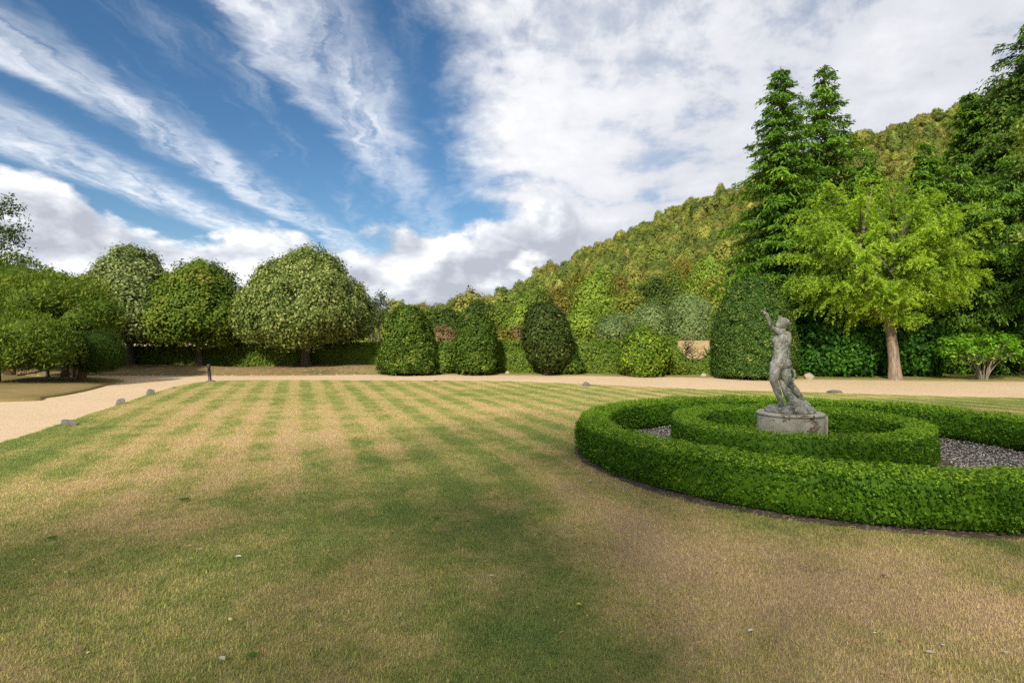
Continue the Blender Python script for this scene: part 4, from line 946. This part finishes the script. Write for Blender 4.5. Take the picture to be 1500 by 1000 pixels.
def leafy_shrub():
    D = 22.2; r = rng_of(160); root = thing('leafy_shrub', 'fresh green many-stemmed shrub before the dark trees at right', 'shrub', (px(1440, D), D, 0)); paths = []; Pc = []; Nc = []
    for k in range(13):
        a = k * 2.4; L = r.uniform(.35, 1.0); e = np.array([math.cos(a) * L * 1.15, math.sin(a) * L, r.uniform(.9, 1.35)]); b0 = np.array([math.cos(a) * .12, math.sin(a) * .1, -.05]); pp = bez(b0, b0 + np.array([math.cos(a) * .1, math.sin(a) * .1, .6]), e, 7); paths.append((pp, np.linspace(.030, .010, 7)))
        for j in range(5):
            q_ = e + np.array([r.normal(.12 * math.cos(a) * 2, .26), r.normal(0, .24), r.uniform(-.12, .42)]); paths.append((bez(pp[4], (pp[4] + q_) / 2 + np.array([0, 0, .08]), q_, 4), np.linspace(.010, .004, 4)))
            for i in range(3): Pc.append(q_ + r.normal(size=3) * np.array([.14, .14, .06])); Nc.append(unit(np.array([math.cos(a) * .4, math.sin(a) * .4 - .2, .9])))
    for q_ in [(1.35, 0, .98), (1.5, .1, .92), (-1.45, 0, 1.15), (-1.25, -.1, 1.02), (1.15, -.1, 1.08)]:
        paths.append((bez(np.array([0, 0, .7]), np.array([q_[0] * .5, q_[1], .95]), np.array(q_), 5), np.linspace(.012, .004, 5)))
        for i in range(4): Pc.append(np.array(q_) + r.normal(size=3) * np.array([.12, .12, .05])); Nc.append(unit(np.array([q_[0] * .3, -.2, .9])))
    A = clumps(r, np.array(Pc), np.array(Nc), 14, .10, .14, .075, up=.5, scatter=.5, tint_mu=.5, tint_sd=.2, flat=.4, droop=.2)
    link('crown', leaf_mesh('crown', *A, L_shrub), root); link('stems', sweep(paths, B_twig, 'stems', 6), root)
leafy_shrub()

# ------------------------------------------------------------------ trees between the hedge and the hill
def far_mat(nm, c0, c1, c2): return leaf_mat(nm, [(0, c0), (.5, c1), (1, c2)], .6, .25, .25, .15, .2)
F = {'yellow': far_mat('yellow_green_far', (.055, .105, .02), (.135, .225, .038), (.24, .32, .065)), 'green': far_mat('mid_green_far', (.03, .06, .012), (.075, .125, .022), (.14, .19, .035)),
     'dark': far_mat('dark_green_far', (.016, .036, .010), (.038, .075, .016), (.08, .12, .028)), 'willow': far_mat('willow_far', (.05, .09, .050), (.115, .185, .105), (.22, .30, .20)),
     'rust': far_mat('rusty_far', (.05, .058, .015), (.11, .110, .030), (.17, .15, .045)), 'pale': far_mat('pale_green_far', (.06, .09, .02), (.15, .19, .04), (.27, .29, .08)),
     'brown': far_mat('dead_brown_far', (.085, .065, .045), (.14, .112, .080), (.21, .17, .12)), 'olive': far_mat('olive_far', (.05, .06, .012), (.12, .125, .025), (.20, .18, .04))}
FAR = [  # u, base distance, top row, width px, colour, label
    (873, 72, 398, 74, 'yellow', 'large pale yellow-green tree at the hill foot right of the bare-stemmed holly'), (853, 60, 452, 50, 'yellow', 'smaller yellow-green tree in front of the large pale one'),
    (761, 66, 448, 40, 'yellow', 'bright yellow-green bush left above the bare-stemmed holly'), (927, 66, 426, 52, 'pale', 'pale green tree with light top left of the grey willows'),
    (962, 80, 405, 64, 'dark', 'round dark green tree behind the grey willows'), (900, 54, 462, 58, 'willow', 'low grey-green willow above the hedge end'),
    (955, 56, 446, 62, 'willow', 'grey-green willow behind the loose yellow-green bush'), (1012, 55, 432, 66, 'willow', 'largest silvery willow left of the box dome'),
    (1050, 60, 410, 60, 'pale', 'pale green tree touching the left of the box dome'), (1040, 78, 372, 70, 'yellow', 'yellow-green tree high above the silvery willow'),
    (818, 84, 420, 52, 'rust', 'rust-tinged tree left of the large pale yellow tree'), (846, 92, 404, 52, 'olive', 'olive brown tree behind the large pale yellow tree'),
    (792, 78, 424, 46, 'green', 'mid green tree rising over the bare-stemmed holly'), (735, 74, 446, 52, 'green', 'mid green tree between the second holly and the yellow bush'),
    (700, 80, 440, 56, 'dark', 'dark green tree behind the second clipped holly'), (655, 62, 452, 52, 'dark', 'dark green tree behind the brown dead shrub'),
    (680, 70, 456, 40, 'green', 'small mid green tree between dark trees left of centre'), (630, 76, 455, 46, 'green', 'small tree peeping right of the largest holly'),
    (650, 42, 478, 44, 'brown', 'dead reddish-brown shrub between the first two hollies'), (757, 48, 480, 40, 'brown', 'tan twiggy shrub left of the bare-stemmed holly'),
    (733, 46, 484, 40, 'olive', 'olive shrub just right of the second clipped holly'), (552, 44, 476, 50, 'pale', 'yellowish shrub behind the hedge end by the biggest lime'),
    (985, 95, 398, 66, 'green', 'mid green tree above the grey-green willows'), (905, 96, 404, 50, 'rust', 'reddish-olive tree above the pale green tree'),
    (1000, 110, 372, 60, 'olive', 'olive tree higher up behind the largest silvery willow'), (775, 95, 428, 50, 'yellow', 'small yellow tree higher up above the bright yellow bush')]
for k, (u, D, v, wpx, cn, lab) in enumerate(FAR):
    X = px(u, D); g0 = max(-.06, float(hill_z(np.array([X]), np.array([float(D)]))[0]), float(field_z(np.array([X]), np.array([float(D)]))[0]) - .1); H = hz(v, D) - g0; rm = wpx / 2 / F_PX * D
    sz = D / 60; low = cn in ('brown', 'willow') or H < 3
    tree('shrub' if H < 3.2 else 'broadleaf_tree', lab, 'shrub' if H < 3.2 else 'tree', (X, D, g0), dome_prof(-.05 if low else H * .08, H, rm, .38, 1.8, .92 if low else .7), 150, 50, .30 * rm / 2 + .1, .20 * sz + .05, (.06 if cn == 'willow' else .13) * sz + .03, F[cn], B_grey,
         simple_trunk(H * .8, .05 + H * .012, .03, seed=k, limbs=5, spread=rm * .7), 200 + k, (.18 * rm, 2.4 / rm), inward=.3, core=.5 if cn != 'brown' else 0, tint_mu=.5, tint_sd=.2, scatter=.6, up=.35, clump_tint=.16, group='trees between the hedge and the hill')

# ------------------------------------------------------------------ woodland on the hill (one mass)
m_wood, t = mat_new('hill_wood_leaves')
at = t.n('ShaderNodeAttribute', attribute_name='tint').outputs['Fac']
rn = t.n('ShaderNodeObjectInfo').outputs['Random']; pos = t.n('ShaderNodeNewGeometry').outputs['Position']
big = t.noise(pos, .018, 4, .6); pz = t.n('ShaderNodeSeparateXYZ', {0: pos}).outputs[2]
f = t.m('ADD', t.m('MULTIPLY', rn, .95), t.m('MULTIPLY', big, .50)); f = t.m('ADD', f, -.25)
f = t.m('ADD', f, t.ss(pz, 15, 90, 0, .06), clamp=True)
c = t.ramp(f, [(0, (.075, .13, .024)), (.2, (.14, .21, .034)), (.4, (.26, .33, .048)), (.52, (.18, .225, .042)), (.64, (.30, .33, .055)), (.78, (.31, .33, .058)), (.9, (.28, .25, .055)), (1, (.45, .48, .08))])
c = t.mix(t.m('MULTIPLY', at, .5), c, (.26, .26, .07)); c = t.mix(t.ss(at, .0, .3, .3, 0), c, (.05, .08, .02))
p = t.n('ShaderNodeBsdfPrincipled', {'Base Color': c, 'Roughness': .7, 'Specular IOR Level': .15}); tr_ = t.n('ShaderNodeBsdfTranslucent', {'Color': c})
t.n('ShaderNodeOutputMaterial', {0: t.n('ShaderNodeMixShader', {0: .2, 1: p, 2: tr_})})
wcol = bpy.data.collections.new('wood_crowns')
for k in range(7):
    r = rng_of(300 + k); H = 6.5 + .6 * (k % 4); rm = 3.0 + .35 * (k % 3)
    prof = dome_prof(.6, H, rm, .35, 1.7 + .12 * k, .75)
    Pc, Nc = crown_points(r, prof, 170, .6, .9, k, .25); A = clumps(r, Pc, Nc, 20, .42, .50, .34, up=.35, scatter=.55, tint_mu=.45, tint_sd=.2, clump_tint=.14)
    G = rev_grid(prof, 14, .6, lambda p: .14 * wav(p, .9, k)); me = leaf_mesh('wood_crown', *A, m_wood, grid_core(G, True))
    wcol.objects.link(bpy.data.objects.new('wood_crown', me))

def instancer(name, pts, scale, rot, coll, kind, label, cat, index=None):
    me = bpy.data.meshes.new(name); me.vertices.add(len(pts)); me.vertices.foreach_set('co', np.asarray(pts, np.float32).ravel())
    a = me.attributes.new('sc', 'FLOAT_VECTOR', 'POINT'); a.data.foreach_set('vector', np.asarray(scale, np.float32).ravel())
    a = me.attributes.new('rt', 'FLOAT_VECTOR', 'POINT'); a.data.foreach_set('vector', np.asarray(rot, np.float32).ravel())
    if index is not None: a = me.attributes.new('ix', 'INT', 'POINT'); a.data.foreach_set('value', np.asarray(index, np.int32))
    o = link(name, me, kind=kind, label=label, cat=cat)
    g = bpy.data.node_groups.new(name + '_nodes', 'GeometryNodeTree'); g.is_modifier = True
    g.interface.new_socket('Geometry', in_out='INPUT', socket_type='NodeSocketGeometry'); g.interface.new_socket('Geometry', in_out='OUTPUT', socket_type='NodeSocketGeometry')
    w = NT(g); gi = w.n('NodeGroupInput')
    ci = w.n('GeometryNodeCollectionInfo', {0: coll, 1: True, 2: True})
    ri = w.n('FunctionNodeRandomValue', data_type='INT'); ri.inputs[4].default_value = 0; ri.inputs[5].default_value = len(coll.objects) - 1
    idx = ri.outputs[2] if index is None else w.n('GeometryNodeInputNamedAttribute', {0: 'ix'}, data_type='INT').outputs[0]
    s = w.n('GeometryNodeInputNamedAttribute', {0: 'sc'}, data_type='FLOAT_VECTOR'); q_ = w.n('GeometryNodeInputNamedAttribute', {0: 'rt'}, data_type='FLOAT_VECTOR')
    ip = w.n('GeometryNodeInstanceOnPoints', {'Points': gi.outputs[0], 'Instance': ci.outputs[0], 'Pick Instance': True, 'Instance Index': idx, 'Rotation': q_.outputs[0], 'Scale': s.outputs[0]})
    w.n('NodeGroupOutput', {0: ip.outputs[0]})
    md = o.modifiers.new('scatter', 'NODES'); md.node_group = g
    return o
r = rng_of(400)
pts = []
yy = 78.0
while yy < 318:
    step = 2.9 * (1 + (yy - 78) / 700)
    xa, xb = -.42 * yy - 10, 1.02 * yy + 12
    xs_ = np.arange(xa, xb, step); xs_ = xs_ + r.normal(0, step * .28, len(xs_)); ys_ = yy + r.normal(0, step * .28, len(xs_))
    pts.append(np.stack([xs_, ys_], 1)); yy += step * .95
pts = np.concatenate(pts); zz = hill_z(pts[:, 0], pts[:, 1])
foot = np.interp(pts[:, 0], [-100, 0, 60, 150, 300], [150, 105, 85, 75, 70])
keep = (pts[:, 1] > foot + 4) & (r.random(len(pts)) > .14) & (zz > -.2) & (pts[:, 0] > -78)
pts = pts[keep]; zz = zz[keep]; n = len(pts)
bigt = np.where(r.random(n) < .10, 1.35, 1.0)
s0 = bigt * np.clip(r.lognormal(-.16, .36, n), .4, 1.7) * np.interp(pts[:, 1], [80, 300], [.70, .60])
scl = np.stack([s0 * r.uniform(.85, 1.2, n), s0 * r.uniform(.85, 1.2, n), s0 * r.uniform(.65, 1.25, n)], 1)
instancer('hill_woodland', np.c_[pts, zz - .6], scl, np.c_[r.normal(0, .06, n), r.normal(0, .06, n), r.random(n) * 6.28], wcol, 'stuff', 'dense green and russet woodland covering the hillside', 'woodland')

# ------------------------------------------------------------------ grass blades on the near lawn
gcol_ = bpy.data.collections.new('grass_tiles')
for k in range(8):                                   # four wide tiles, four small ones for the margins
    r = rng_of(500 + k); tl = .405 if k < 4 else .102; n = 2700 if k < 4 else 172
    base = np.c_[r.uniform(-tl / 2, tl / 2, (n, 2)), np.zeros(n)]; ln = r.uniform(.010, .033, n); a = r.random(n) * 6.28; lean = np.abs(r.normal(.6, .45, n))
    tip = base + np.stack([np.cos(a) * np.sin(lean) * ln, np.sin(a) * np.sin(lean) * ln, np.cos(lean).clip(.12) * ln], 1)
    wv = np.stack([-np.sin(a), np.cos(a), 0 * a], 1) * r.uniform(.0018, .0040, n)[:, None]
    v = np.stack([base - wv, base + wv, tip], 1).reshape(-1, 3); ti = np.repeat(np.clip(r.normal(.45, .25, n), 0, 1), 3)
    gcol_.objects.link(bpy.data.objects.new('grass_tile_%d' % k, mesh_np('grass_tile', v, np.arange(len(v)), np.full(n, 3), m_blade, ti)))
r = rng_of(520)
le_c = np.vstack([le, le[:1]])
def inside_lawn(p, marg):
    x_, y_ = p[:, 0], p[:, 1]; c = np.zeros(len(p), bool); dmin = np.full(len(p), 1e9)
    for (ax, ay), (bx2, by2) in zip(le_c[:-1], le_c[1:]):
        cr = ((ay > y_) != (by2 > y_)) & (x_ < (bx2 - ax) * (y_ - ay) / (by2 - ay + 1e-12) + ax); c ^= cr
        ab = np.array([bx2 - ax, by2 - ay]); tt_ = np.clip(((x_ - ax) * ab[0] + (y_ - ay) * ab[1]) / (ab @ ab + 1e-12), 0, 1); dmin = np.minimum(dmin, np.hypot(x_ - ax - ab[0] * tt_, y_ - ay - ab[1] * tt_))
    return c & (dmin > marg)
def usable(p, half, marg):
    return (np.abs(p[:, 0]) < p[:, 1] * .92 + .6) & (np.hypot(p[:, 0] - CO[0], p[:, 1] - CO[1]) > 3.325 + half) & inside_lawn(p, marg)
gx, gy = np.meshgrid(np.arange(-12, 20.1, .40), np.arange(2.0, 22.5, .40)); gp = np.c_[gx.ravel(), gy.ravel()]
okb = usable(gp, .26, .30)
sub = np.array([(i_ * .1, j_ * .1) for i_ in (-1.5, -.5, .5, 1.5) for j_ in (-1.5, -.5, .5, 1.5)])
fr_ = (gp[~okb][:, None] + sub[None]).reshape(-1, 2); fr_ = fr_[usable(fr_, .03, .02)]
gp = np.vstack([gp[okb], fr_]); nb_ = int(okb.sum()); n = len(gp)
hs = np.interp(gp[:, 1], [2, 8, 22], [1.0, .9, .6]) * r.uniform(.85, 1.15, n)
ix = np.r_[r.integers(0, 4, nb_), r.integers(4, 8, n - nb_)]
instancer('grass', np.c_[gp, np.full(n, -.002)], np.c_[np.ones(n), np.ones(n), hs], np.c_[np.zeros((n, 2)), r.integers(0, 4, n) * (math.pi / 2)], gcol_, 'stuff', 'short patchy green and straw coloured lawn grass', 'grass', ix)

# ------------------------------------------------------------------ small things on the lawn
def plain(name, c, rough=.7):
    m, t = mat_new(name); co = t.n('ShaderNodeTexCoord').outputs['Object']; n_ = t.noise(co, 60, 3)
    t.n('ShaderNodeOutputMaterial', {0: t.n('ShaderNodeBsdfPrincipled', {'Base Color': t.mix(t.m('MULTIPLY', n_, .6), c, tuple(q * .45 for q in c)), 'Roughness': rough})}); return m
m_lf = {'brown': plain('leaf_brown', (.30, .15, .07)), 'orange': plain('leaf_orange', (.46, .20, .07)), 'pale': plain('leaf_pale', (.55, .46, .33)), 'white': plain('leaf_white', (.70, .66, .58)), 'red': plain('leaf_red', (.36, .08, .04))}
def fallen_leaf(label, u, v, wpx, colr, seed):
    D = EYE * F_PX / (v - HY); w = wpx / F_PX * D; r = rng_of(seed); ns, nt = 9, 5; s = np.linspace(0, 1, ns); G = np.zeros((ns, nt, 3)); curl = r.uniform(.5, 1.2)
    for i, a in enumerate(s):
        hw = w * .30 * math.sin(math.pi * min(1, a * .96 + .03)) ** .8
        for j, b_ in enumerate(np.linspace(-1, 1, nt)): G[i, j] = ((a - .5) * w, b_ * hw, .012 + w * (.22 * curl * b_ * b_ * math.sin(math.pi * a) + .14 * curl * (a - .5) ** 2 * 4 * .5))
    vv, ff = grid_core(G, False); o = link('fallen_leaf', mesh_np('fallen_leaf', vv, ff.ravel(), np.full(len(ff), 4), m_lf[colr], smooth=True), None, (px(u, D), D, .012), None, label, 'leaf', 'fallen leaves on the lawn'); o.rotation_euler = (0, 0, r.uniform(-.8, .8))
for i, (u, v, w, c_, lab) in enumerate([
    (114, 957, 14, 'brown', 'curled brown fallen leaf at the bottom left of the lawn'), (857, 800, 9, 'orange', 'tan fallen leaf in the grass below the ring hedge corner'), (1321, 944, 10, 'orange', 'orange fallen leaf at the lower right of the lawn'),
    (1363, 962, 12, 'pale', 'pale buff fallen leaf right of the orange one'), (1382, 951, 6, 'white', 'tiny whitish leaf above the pale buff one'), (1475, 962, 10, 'pale', 'dull buff leaf near the right frame edge'),
    (1100, 930, 10, 'white', 'white feather-like scrap at lower centre right'), (349, 820, 9, 'white', 'small white scrap on the shaded lawn at left'), (293, 809, 7, 'pale', 'small straw leaf just left of the white scrap'),
    (522, 885, 9, 'brown', 'dark brown leaf on the lawn left of centre'), (1282, 933, 6, 'white', 'white speck left of the orange leaf'), (957, 907, 6, 'red', 'small reddish leaf right of the yellow flower'),
    (720, 848, 9, 'pale', 'pale straw leaf in the green patch at centre'), (865, 707, 6, 'white', 'white scrap by the left foot of the ring hedge'), (325, 971, 14, 'pale', 'straw twig-like leaf at the bottom left of centre'), (1294, 848, 8, 'brown', 'dark curled leaf on the bare turf below the hedge')]):
    fallen_leaf(lab, u, v, w, c_, 600 + i)
r = rng_of(640); n = 420; yy_ = 2.2 + 9 * r.random(n) ** 1.6; xx_ = (r.random(n) - .5) * 1.8 * yy_; okl = (np.hypot(xx_ - CO[0], yy_ - CO[1]) > 3.4) & (xx_ > -7); P = np.c_[xx_, yy_, np.full(n, .022)][okl]; n = len(P)
m_bits = leaf_mat('leaf_bits', [(0, (.10, .05, .03)), (.5, (.28, .19, .11)), (1, (.46, .40, .36))], .7, .1, 1, .05)
link('leaf_litter', leaf_mesh('leaf_litter', P, unit(np.array([0, 0, 1.]) + rand_dirs(r, n) * .5), rand_dirs(r, n), r.uniform(.012, .034, n), r.uniform(.008, .02, n), np.clip(r.normal(.5, .28, n), 0, 1), m_bits), kind='stuff', label='tiny dry leaf bits scattered over the near lawn', cat='leaf litter')
m_yel, t = mat_new('dandelion_petals'); t.n('ShaderNodeOutputMaterial', {0: t.n('ShaderNodeBsdfPrincipled', {'Base Color': (.85, .62, .02, 1), 'Roughness': .6})})
m_weed = leaf_mat('weed_leaves', [(0, (.03, .09, .02)), (1, (.09, .20, .05))])
D = EYE * F_PX / (894 - HY); dl = thing('dandelion', 'single yellow dandelion flower in the lawn at lower centre', 'flower', (px(848, D), D, 0))
r = rng_of(650); n = 46; a = r.random(n) * 6.28; el = r.uniform(.05, 1.2, n); dirs = np.stack([np.cos(a) * np.cos(el), np.sin(a) * np.cos(el), np.sin(el) * .6], 1)
link('petals', leaf_mesh('petals', dirs * .009 + np.array([0, 0, .036]), unit(np.array([0, 0, 1.]) - dirs * .3), dirs, .018, .006, np.full(n, .5), m_yel), dl)
link('stem', sweep([(np.array([(0, 0, -.005), (.002, 0, .02), (0, 0, .036)]), np.array([.002, .002, .002]))], m_weed, 'stem', 6), dl)
for i, (u, v, w, lab) in enumerate([(270, 735, 18, 'dark green weed rosette at the edge of the lawn shade'), (76, 792, 16, 'dark weed rosette at the left frame edge'), (370, 966, 18, 'weed rosette at the bottom left of the lawn'), (638, 762, 12, 'small weed rosette in the green patch at centre')]):
    D = EYE * F_PX / (v - HY); r = rng_of(660 + i); n = 16; a = np.arange(n) * 2.4; L = w / F_PX * D * .5
    dirs = np.stack([np.cos(a), np.sin(a), np.full(n, .25)], 1)
    link('lawn_weed', leaf_mesh('lawn_weed', dirs * L * .5 + np.array([0, 0, .014]), unit(np.array([0, 0, 1.]) - dirs * .2), dirs, L * r.uniform(.8, 1.2, n), L * .35, np.clip(r.normal(.5, .2, n), 0, 1), m_weed), None, (px(u, D), D, .008), None, lab, 'weed', 'weeds in the lawn')
